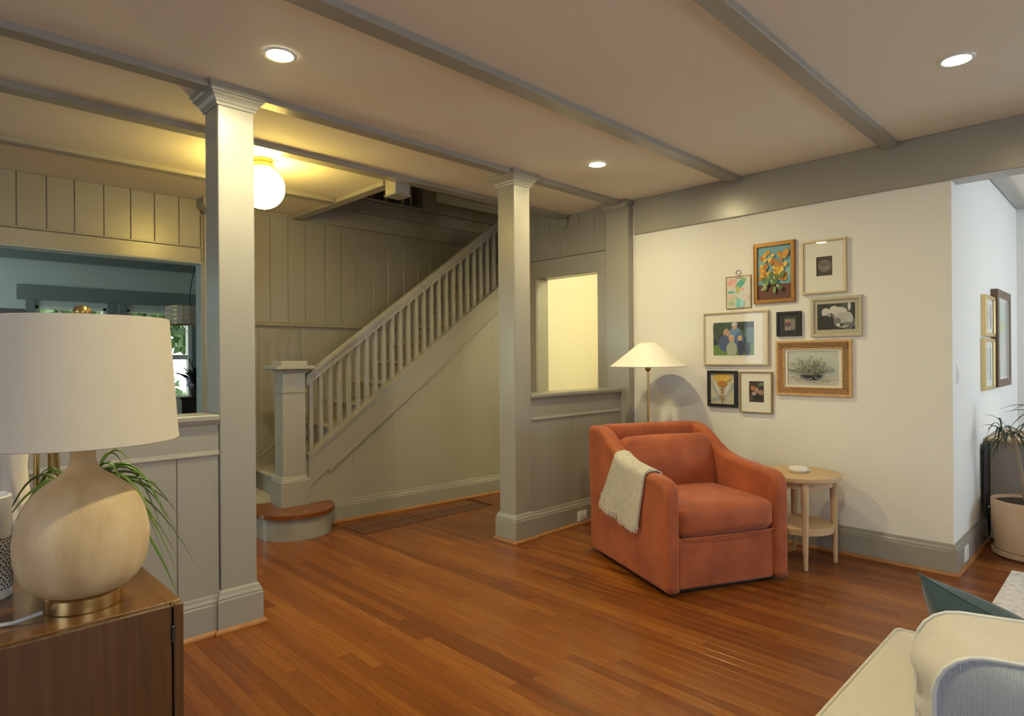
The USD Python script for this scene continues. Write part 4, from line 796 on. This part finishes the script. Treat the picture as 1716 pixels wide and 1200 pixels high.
# throw blanket over the left arm
tb = thing('throw_blanket', 'cream woven throw with a fringed hem draped over the left arm of the armchair', 'blanket', CP, CA)
def arm_top(y_):
    ys = [0, .008, .026, .055, .10, .20, .32, .42, .50, .57, .63, .69, .75]; zs = [.555, .59, .615, .63, .638, .645, .655, .668, .69, .725, .765, .80, .822]
    return np.interp(y_, ys, zs)
def drape(th, nu=26, nv=44, lim=None):
    U = np.linspace(0, 1, nu); Vv = np.linspace(0, 1, nv); G = np.zeros((nu, nv, 3))
    for i, u_ in enumerate(U):
        for j, w_ in enumerate(Vv):
            yb = .195+.345*u_; drop = .275+.045*u_+.008*math.sin(u_*9)
            path_in, over, path_out = .075, AW*1.15, drop
            L = (path_in+over+path_out)*w_; zt = float(arm_top(yb))+.008
            if L < path_in: p = np.array([AW+.008, yb, zt-.030-(path_in-L)])
            elif L < path_in+over:
                a = (L-path_in)/over*PI; p = np.array([AW/2+(AW/2+.009)*math.cos(a), yb, zt-.030+.034*math.sin(a)**.8])
            else:
                d_ = L-path_in-over; p = np.array([-.010-.006*math.sin(u_*11+1)*min(1, d_/.2)-.004*d_/.4, yb+(.22+.42*u_)*d_, zt-.030-d_])
            G[i, j] = p
    return G
G = drape(0)
def thick_grid(G, th):
    nu, nv, _ = G.shape
    du = np.gradient(G, axis=0); dv = np.gradient(G, axis=1); n_ = np.cross(du, dv); n_ /= np.linalg.norm(n_, axis=2)[..., None]+1e-12
    A = G+n_*th/2; B = G-n_*th/2; V = np.concatenate([A.reshape(-1, 3), B.reshape(-1, 3)]); o = nu*nv; f = []
    for i in range(nu-1):
        for j in range(nv-1):
            a, b, c_, d = i*nv+j, i*nv+j+1, (i+1)*nv+j+1, (i+1)*nv+j; f += [(a, d, c_), (a, c_, b), (o+a, o+c_, o+d), (o+a, o+b, o+c_)]
    edge = [i*nv for i in range(nu)]+[(nu-1)*nv+j for j in range(1, nv)]+[i*nv+nv-1 for i in range(nu-2, -1, -1)]+[j for j in range(nv-2, 0, -1)]
    for a, b in zip(edge, edge[1:]+edge[:1]): f += [(a, b, o+b), (a, o+b, o+a)]
    tm = trimesh.Trimesh(V, np.array(f), process=False); tm.fix_normals(); return np.array(tm.vertices), np.array(tm.faces)
part(tb, 'cloth', thick_grid(G, .009), 'blanket', smooth=60, local=True)
G2 = G[:13, 13:].copy(); nn_ = G2.shape[1]; G2[..., 0] -= np.linspace(.0, .010, nn_)[None, :]; G2[..., 2] += (.0095*np.clip(1-np.arange(nn_)/6, 0, 1))[None, :]; G2[:, :, 2] -= (np.linspace(0, 1, nn_)**3*.022)[None, :]; part(tb, 'folded_layer', thick_grid(G2, .008), 'blanket', smooth=60, local=True)
fr_ = []
for Gk, n_, ln in ((G, 44, .038), (G2, 22, .036)):
    e = Gk[:, -1]
    for k in range(n_):
        p = np.array([np.interp(k/(n_-1)*(len(e)-1), range(len(e)), e[:, a]) for a in range(3)]); j = rng.uniform(-.006, .006)
        fr_.append(tube([p+[0, 0, .004], p+[-.003, j*.5, -ln*.5], p+[.001, j, -ln*rng.uniform(.8, 1.1)]], [.0028, .0024, .0018], 5))
e = G[:, -6]
for k in range(40):
    p = np.array([np.interp(k/39*(len(e)-1), range(len(e)), e[:, a]) for a in range(3)]); fr_.append(tube([p+[-.007, 0, .012], p+[-.009, rng.uniform(-.003, .003), -.004], p+[-.006, 0, -.018]], [.0022, .0024, .0016], 5))
part(tb, 'fringe', cat(fr_), 'fringe', local=True, kind='stuff')

# ------------------------------------------------------------------ floor lamp behind the chair
LX, LY = 4.085, 2.663
t = thing('floor_lamp', 'brass floor lamp with a wide white cone shade behind the armchair', 'floor lamp', (LX, LY, 0))
part(t, 'base', lathe([(0, 0), (.13, 0), (.132, .010), (.126, .018), (.03, .026), (.012, .036), (0, .036)], 40, (LX, LY, 0)), 'brass', 40)
part(t, 'pole', cat(tube([(LX, LY, .03), (LX, LY, .78)], .011, 14), tube([(LX, LY, .77), (LX, LY, 1.215)], .0085, 14), lathe([(.0085, .775), (.013, .780), (.013, .800), (.0085, .806)], 20, (LX, LY, 0))), 'brass', 40)
part(t, 'knuckle', move(trimesh.creation.icosphere(3, .022), (LX, LY, 1.213)), 'aged_brass', True)
part(t, 'socket', tube([(LX, LY, 1.23), (LX, LY, 1.33)], .018, 14), 'brass', 40); part(t, 'bulb', move(trimesh.creation.icosphere(2, .03), (LX, LY, 1.345)), 'white_ceramic', True)
part(t, 'shade', lathe([(.286, 1.226), (.288, 1.231), (.072, 1.404), (.058, 1.410), (.055, 1.406), (.068, 1.399), (.282, 1.230), (.284, 1.226)], 64, (LX, LY, 0), True), 'shade_white', 30)
part(t, 'spider', cat([tube([(LX, LY, 1.33), (LX+.058*math.cos(a), LY+.058*math.sin(a), 1.403)], .002, 5) for a in (0, 2.1, 4.2)]), 'brass')

# ------------------------------------------------------------------ side table
TX, TY, TZ = 4.085, 1.545, .562
t = thing('side_table', 'round two tier oak side table beside the armchair', 'side table', (TX, TY, 0))
part(t, 'tabletop', lathe([(0, TZ-.036), (.215, TZ-.036), (.236, TZ-.030), (.240, TZ-.022), (.240, TZ-.004), (.237, TZ), (0, TZ)], 64, (TX, TY, 0)), 'oak', 30)
part(t, 'apron', lathe([(0, TZ-.075), (.190, TZ-.075), (.192, TZ-.071), (.192, TZ-.036), (0, TZ-.036)], 48, (TX, TY, 0)), 'oak', 30)
part(t, 'shelf', lathe([(0, .205), (.196, .205), (.200, .209), (.200, .244), (.196, .248), (0, .248)], 56, (TX, TY, 0)), 'oak', 30)
for k in range(4):
    a = math.atan2(1.375-1.545, 4.182-4.085)+k*PI/2; r0 = .196
    part(t, 'leg', tube([(TX+(r0+.012)*math.cos(a), TY+(r0+.012)*math.sin(a), .002), (TX+(r0+.006)*math.cos(a), TY+(r0+.006)*math.sin(a), .25), (TX+r0*math.cos(a), TY+r0*math.sin(a), TZ-.034)], [.0125, .019, .0235], 18), 'oak', 40)
DSX, DSY = 4.085, 1.55
t = thing('white_dish', 'small white lidded dish on the round oak side table', 'dish', (DSX, DSY, TZ))
part(t, 'bowl', lathe([(0, TZ+.0005), (.048, TZ+.0005), (.058, TZ+.010), (.060, TZ+.016), (0, TZ+.016)], 36, (DSX, DSY, 0)), 'white_ceramic', 40)
part(t, 'lid', lathe([(0, TZ+.0165), (.057, TZ+.0165), (.056, TZ+.027), (.048, TZ+.034), (0, TZ+.036)], 36, (DSX, DSY, 0)), 'white_ceramic', 40)
solo('white_earpiece', cat(move(cushion(.026, .016, .014, .006, .001), (4.135, 1.505, TZ+.0078))), 'white_plastic', 'tiny white object lying beside the white dish on the side table', 'trinket', True)

# ------------------------------------------------------------------ credenza and what stands on it
KZ, KX, KY = .75, .460, 1.540
t = thing('credenza', 'walnut brown wooden credenza at the lower left', 'credenza', (-.3, 1.77, 0))
part(t, 'body', bx(-1.1, KX, KY+.022, 2.0, .16, KZ-.022, .002), 'walnut'); part(t, 'top', bx(-1.1, KX, KY+.0235, 2.0, KZ-.021, KZ, .002), 'walnut_top')
part(t, 'edge_strip', bx(KX-.032, KX+.001, KY+.02, 2.001, KZ-.020, KZ+.0015, .002), 'walnut_top')
part(t, 'stile', bx(KX-.020, KX, KY, KY+.022, .16, KZ-.0005, .002), 'walnut')
part(t, 'door', bx(-.09, KX-.0235, KY+.002, KY+.022, .175, KZ-.001, .003), 'walnut'); part(t, 'door', bx(-.62, -.094, KY+.002, KY+.022, .175, KZ-.001, .003), 'walnut')
part(t, 'hinge', bx(KX-.0245, KX-.018, KY-.002, KY+.004, .665, .702, .001), 'black_metal', label='black hinge'); part(t, 'pin', move(trimesh.creation.cylinder(.003, .012, sections=12), (KX-.022, KY+.004, KZ+.0), R=np.eye(3)), 'brass')
for xx in (-1.05, KX-.05):
    for y_ in (KY+.06, 1.94): part(t, 'leg', tube([(xx, y_, .0), (xx, y_, .162)], [.016, .024], 14), 'walnut', 40)
BX, BY = .297, 1.691
t = thing('table_lamp', 'large table lamp with ribbed tan gourd body and linen drum shade on the credenza', 'table lamp', (BX, BY, KZ))
part(t, 'foot', lathe([(0, KZ+.0005), (.0745, KZ+.0005), (.0755, KZ+.003), (.0755, KZ+.030), (.073, KZ+.033), (0, KZ+.033)], 64, (BX, BY, 0)), 'brass', 30)
bp = [(.066, .033), (.078, .037), (.092, .045), (.109, .062), (.122, .090), (.1285, .121), (.130, .151), (.1265, .180), (.117, .215), (.102, .246), (.085, .265), (.066, .281), (.047, .294), (.034, .306), (.027, .319), (.0245, .335), (.025, .368), (.024, .376), (0, .376)]
from scipy.interpolate import PchipInterpolator
tt = np.linspace(0, len(bp)-1, 90); bpa = np.array(bp); prof = [(0, KZ+.034)]+[(float(PchipInterpolator(range(len(bp)), bpa[:, 0])(u)), KZ+float(PchipInterpolator(range(len(bp)), bpa[:, 1])(u))) for u in tt]
bv, bf = lathe(prof, 96); part(t, 'body', (bv+np.array([BX, BY, 0]), bf), 'lamp_ribbed', True)
part(t, 'stem', tube([(BX, BY, KZ+.375), (BX, BY, KZ+.655)], .006, 10), 'brass', 40); part(t, 'finial', lathe([(0, KZ+.645), (.010, KZ+.646), (.017, KZ+.655), (.019, KZ+.664), (.014, KZ+.674), (0, KZ+.678)], 24, (BX, BY, 0)), 'aged_brass', 40)
part(t, 'shade', lathe([(.190, 1.119), (.192, 1.1215), (.174, 1.395), (.172, 1.3975), (.1695, 1.395), (.1875, 1.1215)], 96, (BX, BY, 0), True), 'shade_linen', 30)
part(t, 'shade_trim', lathe([(.1905, 1.1185), (.1928, 1.120), (.1923, 1.127), (.1905, 1.127)], 96, (BX, BY, 0), True), 'shade_linen', 30); part(t, 'shade_trim', lathe([(.1722, 1.390), (.1742, 1.390), (.1738, 1.398), (.1718, 1.398)], 96, (BX, BY, 0), True), 'shade_linen', 30)
part(t, 'spider', cat([tube([(BX, BY, KZ+.630), (BX+.171*math.cos(a), BY+.171*math.sin(a), 1.385)], .0018, 5) for a in (.4, 2.5, 4.6)]), 'brass')
part(t, 'cord', tube([(BX-.080, BY-.03, KZ+.012), (BX-.13, BY-.035, KZ+.006), (BX-.19, BY-.02, KZ+.006), (BX-.30, BY+.005, KZ+.006), (BX-.45, BY+.0, KZ+.006)], .0045, 8), 'cord', True)
# white pot at the left edge and the spider plant behind the lamp
t = thing('white_planter', 'white ceramic pot with a pitted lower half at the left edge of the credenza', 'planter', (.125, 1.90, KZ))
part(t, 'body', lathe([(0, KZ+.0005), (.063, KZ+.0005), (.066, KZ+.004), (.066, KZ+.235), (.061, KZ+.238), (.060, KZ+.22), (0, KZ+.22)], 64, (.125, 1.90, 0)), 'white_ceramic', 40)
dots = []
for zz in range(17):
    for k in range(40):
        a = (k+.5*(zz % 2)+.3*rng.random())*2*PI/40; dots.append(move(bx(-.0012, .0012, -.0022, .0022, -.0022, .0022, .0006), (.125+.0662*math.cos(a), 1.90+.0662*math.sin(a), KZ+.022+zz*.0072+.002*rng.random()), a) if 0 else move(move(bx(.0655, .0674, -.0019, .0019, -.0019, .0019, .0005), rz=a), (.125, 1.90, KZ+.024+zz*.0072+.002*rng.random())))
part(t, 'dimples', cat(dots), 'dark_gap', kind='stuff')
PSX, PSY, PSZ = .330, 1.930, KZ
t = thing('spider_plant', 'green spider plant with long arching leaves behind the table lamp', 'potted plant', (PSX, PSY, PSZ))
part(t, 'pot', lathe([(0, PSZ+.0005), (.045, PSZ+.0005), (.056, PSZ+.22), (.059, PSZ+.225), (.053, PSZ+.225), (.050, PSZ+.21), (0, PSZ+.21)], 32, (PSX, PSY, 0)), 'white_ceramic', 40)
q = random.Random(4); CRZ = PSZ+.222
for k in range(38):
    a = k*2.39996+q.uniform(-.3, .3); L = q.uniform(.16, .26); da = abs((a+1.83+PI) % (2*PI)-PI)
    if da < .95 or .2 < a % (2*PI) < 2.9 and k % 2: continue
    part(t, 'leaf', blade((PSX+.02*math.cos(a), PSY+.02*math.sin(a), CRZ), a, L, q.uniform(.7, 1.25), q.uniform(.9, 1.5), q.uniform(.012, .018), 10), 'spider_leaf', 60)
for a, L, ri, dr in ((-.25, .36, 1.05, 1.25), (-.08, .38, 1.05, 1.35), (-.42, .32, 1.0, 1.15), (.12, .34, 1.05, 1.3), (-.62, .26, .9, 1.25), (-.33, .25, .7, 1.2), (-.02, .28, .75, 1.1), (-.5, .23, .5, 1.6), (-.12, .27, .9, 1.7), (-.3, .20, .2, 1.3), (-.58, .22, -.2, 1.3), (-.22, .25, .2, 1.25), (.0, .21, .4, .8), (-.4, .17, .5, .5), (.25, .20, .4, .7), (-.35, .32, 1.3, .8), (.1, .30, 1.32, .85), (-.8, .26, 1.25, .9), (2.6, .26, 1.0, 1.2), (-2.6, .24, 1.0, 1.2), (2.2, .24, 1.1, 1.1)):
    part(t, 'leaf', blade((PSX+.03*math.cos(a), PSY+.03*math.sin(a), CRZ), a, L, ri, dr, .021, 12), 'spider_leaf', 60)
VX, VY = .02, 2.25
t = thing('gourd_vase', 'cream gourd shaped vase on a dark stand behind the white pot', 'vase', (.235, 2.25, 0))
part(t, 'body', lathe([(0, .62), (.05, .62), (.085, .66), (.10, .72), (.09, .80), (.055, .87), (.035, .93), (.03, 1.0), (.034, 1.04), (.028, 1.04), (.024, 1.0), (0, .95)], 40, (.235, 2.28, 0)), 'vase_ceramic', True)
part(t, 'stand', bx(.13, .34, 2.18, 2.38, 0, .6195, .004), 'dark_wood')
t = thing('brass_tripod', 'slender dull brass tripod with straight legs behind the table lamp', 'stand', (.27, 2.12, 0))
for k, (xa, ya, xb_, yb_) in enumerate(((.245, 2.06, .262, 2.075), (.30, 2.10, .292, 2.09), (.37, 2.17, .300, 2.10))): part(t, 'leg', tube([(xa, ya, 0), (xb_, yb_, 1.18)], .0065, 10), 'aged_brass', 40)
part(t, 'hub', move(trimesh.creation.cylinder(.032, .03, sections=24), (.278, 2.09, 1.19)), 'brass', 40)

# ------------------------------------------------------------------ sofa corner at the lower right
t = thing('sofa', 'low white sofa with piped seat seen from behind at the lower right', 'sofa', (1.67, -.5, 0))
SFX0, SFX1, SFY = 1.06, 2.24, .553
v, f = cushion(SFX1-SFX0, 2.1, .19, .018, .006); part(t, 'seat_cushion', (v+np.array([(SFX0+SFX1)/2, SFY-1.05, .352]), f), 'white_linen', True)
part(t, 'base', bx(SFX0+.02, SFX1-.02, SFY-2.08, SFY-.02, .08, .265, .01), 'white_linen')
zz = .440; loop = [(SFX0, SFY-.004, zz), (SFX1-.02, SFY-.004, zz), (SFX1-.006, SFY-.010, zz), (SFX1-.004, SFY-.03, zz), (SFX1-.004, SFY-2.0, zz)]
part(t, 'seat_piping', tube(loop, .0055, 8), 'white_linen', True)
for xx in (SFX0+.08, SFX1-.08):
    for y_ in (SFY-.1, SFY-1.95): part(t, 'foot', tube([(xx, y_, 0), (xx, y_, .085)], [.016, .024], 12), 'walnut', 40)
t = thing('back_cushion', 'big cream boxed cushion with a blue grey corduroy face standing on the white sofa', 'cushion', (1.385, -.12, .449))
hw, hh, th_ = .42, .150, .25
def rrect(w_, h_, r_, k=40):
    return Polygon([(-w_, -h_), (w_, -h_), (w_, h_), (-w_, h_)]).buffer(-r_).buffer(r_, 10)
def cushion_face(x_, bulge, nrm):
    pg = rrect(hw, hh, .075); L = pg.exterior.length; k = 96
    ring = np.array([pg.exterior.interpolate(i*L/k).coords[0] for i in range(k)]); rings = []
    for s in np.linspace(1, 0.02, 12): rings.append(np.column_stack([np.full(k, x_+nrm*bulge*(1-s**2.2)), ring*s]))
    v = np.vstack(rings); f = []
    for i in range(11):
        for j in range(k):
            a, b, c_, d = i*k+j, i*k+(j+1) % k, (i+1)*k+(j+1) % k, (i+1)*k+j; f += [(a, b, c_), (a, c_, d)]
    tm = trimesh.Trimesh(v, np.array(f), process=False); tm.fix_normals()
    return np.array(tm.vertices), (np.array(tm.faces)), ring
fv, ff, ring = cushion_face(-th_/2, .045, -1); gv, gf, _ = cushion_face(th_/2, .045, 1)
CC = np.array([1.505, -.108, .452+hh+.034]); tilt = np.array([[math.cos(.06), 0, math.sin(.06)], [0, 1, 0], [-math.sin(.06), 0, math.cos(.06)]])
tilt = np.array([[math.cos(.32), -math.sin(.32), 0], [math.sin(.32), math.cos(.32), 0], [0, 0, 1]])@tilt
part(t, 'corduroy_face', (fv@tilt.T+CC, ff), 'corduroy', True, label='blue grey corduroy face'); part(t, 'rear_face', (gv@tilt.T+CC, gf), 'cream_cloth', True)
bo = []
k = len(ring); v = []
for s_, ox in ((-1, 0), (-.6, .010), (0, .016), (.6, .010), (1, 0)):
    nr = ring/np.linalg.norm(ring, axis=1)[:, None]; wob = (.006*np.sin(np.arange(k)*1.7)+.006*np.sin(np.arange(k)*.61+1))*(1-abs(s_)); v.append(np.column_stack([np.full(k, s_*th_/2), ring+nr*(ox+wob)[:, None]]))
V = np.vstack(v); f = []
for i in range(4):
    for j in range(k): a, b, c_, d = i*k+j, i*k+(j+1) % k, (i+1)*k+(j+1) % k, (i+1)*k+j; f += [(a, b, c_), (a, c_, d)]
part(t, 'boxing', (V@tilt.T+CC, np.array(f)), 'cream_cloth', True)
for s_ in (-1, 1):
    lp = np.column_stack([np.full(k+1, s_*th_/2), np.vstack([ring, ring[:1]])*1.006]); part(t, 'piping', tube(lp@tilt.T+CC, .0045, 8), 'piping', True)
t = thing('teal_pillow', 'dark teal velvet pillow on the white sofa behind the big cushion', 'pillow', (1.87, .30, .449))
n_ = 22; g = np.linspace(-1, 1, n_); A_, B_ = np.meshgrid(g, g, indexing='ij'); pin = 1-.10*(1-np.abs(A_))*(np.abs(B_)) ; 
Tk = .085*((1-A_**2).clip(0)**.55)*((1-B_**2).clip(0)**.55); Xp = A_*.235*(1-.10*(1-A_**2)*0)*(1-.07*(1-np.abs(A_))**1*np.abs(B_)**3*0); Zp = B_*.113
Xp = Xp*(1-.06*(1-B_**2)); Zp = Zp*(1-.10*(1-A_**2))
idx = np.arange(n_*n_).reshape(n_, n_)
F1 = []
for i in range(n_-1):
    for j in range(n_-1): a, b, c_, d = idx[i, j], idx[i+1, j], idx[i+1, j+1], idx[i, j+1]; F1 += [(a, b, c_), (a, c_, d)]
F1 = np.array(F1); V1 = np.stack([Xp, -Tk, Zp], -1).reshape(-1, 3); V2 = np.stack([Xp, Tk, Zp], -1).reshape(-1, 3)
pa = math.atan2(.72, .69); PC = (1.913, .247, .583)
TH_ = .42; RX = np.array([[1, 0, 0], [0, math.cos(TH_), math.sin(TH_)], [0, -math.sin(TH_), math.cos(TH_)]])
V1, V2 = V1@RX.T, V2@RX.T
part(t, 'pillow', move(cat((V1, F1), (V2, F1[:, ::-1])), PC, pa), 'teal_velvet', 60)
bnd = np.vstack([V1.reshape(n_, n_, 3)[:, 0], V1.reshape(n_, n_, 3)[-1, 1:], V1.reshape(n_, n_, 3)[-2::-1, -1], V1.reshape(n_, n_, 3)[0, -2::-1]])
part(t, 'seam', move(tube(bnd, .0025, 6), PC, pa), 'teal_velvet', True)

# ------------------------------------------------------------------ right room: rug, plant, cabinet
t = thing('area_rug', 'white and grey patterned area rug at the right edge', 'rug', (3.7, -.6, 0))
part(t, 'pile', bx(2.75, 4.73, -1.9, .560, .001, .014, .003), 'rug')
part(t, 'fringe', cat([bx(4.728, 4.752+.002*(k % 2), -1.88+k*.0225, -1.868+k*.0225, .001, .006, .001) for k in range(108)]), 'white_linen', kind='stuff')
PX, PY = 5.18, .51
t = thing('floor_planter', 'peach terracotta planter with saucer on the floor in front of the taupe cabinet', 'planter', (PX, PY, 0))
part(t, 'saucer', lathe([(0, .001), (.190, .001), (.205, .012), (.207, .040), (.200, .042), (.196, .030), (0, .030)], 56, (PX, PY, 0)), 'terracotta', 30)
part(t, 'pot', lathe([(0, .031), (.178, .031), (.190, .045), (.207, .20), (.212, .355), (.210, .360), (.196, .360), (.194, .340), (0, .340)], 64, (PX, PY, 0)), 'terracotta', 30)
part(t, 'soil', lathe([(0, .345), (.195, .340), (.195, .338), (0, .338)], 32, (PX, PY, 0)), 'soil')
t = thing('dracaena', 'dracaena plant with bare canes and tufts of narrow leaves growing in the terracotta planter', 'plant', (PX, PY, .345))
canes = [[(PX-.02, PY+.02, .342), (PX-.035, PY+.045, .50), (PX-.05, PY+.06, .66), (PX-.06, PY+.09, .78)], [(PX+.03, PY-.02, .342), (PX-.0, PY+.0, .52), (PX-.03, PY-.03, .72), (PX-.02, PY-.045, .93)]]
for c_ in canes: part(t, 'cane', tube(c_, [.017, .014, .012, .010], 10), 'stem', True)
part(t, 'cane', tube([canes[0][2], (PX-.06, PY+.12, .72), (PX-.07, PY+.14, .80)], [.010, .009, .008], 8), 'stem', True)
q = random.Random(8)
for (cx, cy, cz), n_, Ls in (((PX-.06, PY+.09, .78), 18, .34), ((PX-.02, PY-.045, .93), 15, .26), ((PX-.07, PY+.14, .80), 12, .30)):
    for k in range(n_):
        a = k*2.39996+q.uniform(-.3, .3)
        L_ = Ls*q.uniform(.6, 1.0); ri_ = q.uniform(-.1, 1.2)
        if math.sin(a) > 0: L_ = min(L_, max(.05, (.765-cy)/(math.sin(a)*math.cos(ri_)+.08)))
        if math.cos(a) > 0: L_ = min(L_, .24)
        part(t, 'leaf', blade((cx, cy, cz+q.uniform(-.02, .03)), a, L_, ri_, q.uniform(.3, 1.5), .012, 8), 'dracaena_leaf', 60)
t = thing('low_cabinet', 'low taupe cabinet with a dark end panel against the bright side wall', 'cabinet', (5.8, -.1, 0))
part(t, 'front_panel', bx(5.43, 5.46, -1.0, .758, .02, .700, .003), 'taupe_cabinet'); part(t, 'carcass', bx(5.46, 6.1, -1.0, .755, .0, .69, .003), 'dark_gap'); part(t, 'end_panel', bx(5.27, 5.43, .7585, .771, .20, .695, .003), 'dark_gap'); part(t, 'top', bx(5.40, 6.15, -1.03, .770, .700, .722, .004), 'oak')
part(t, 'knob', move(trimesh.creation.icosphere(2, .011), (5.30, .749, .26)), 'steel', True)
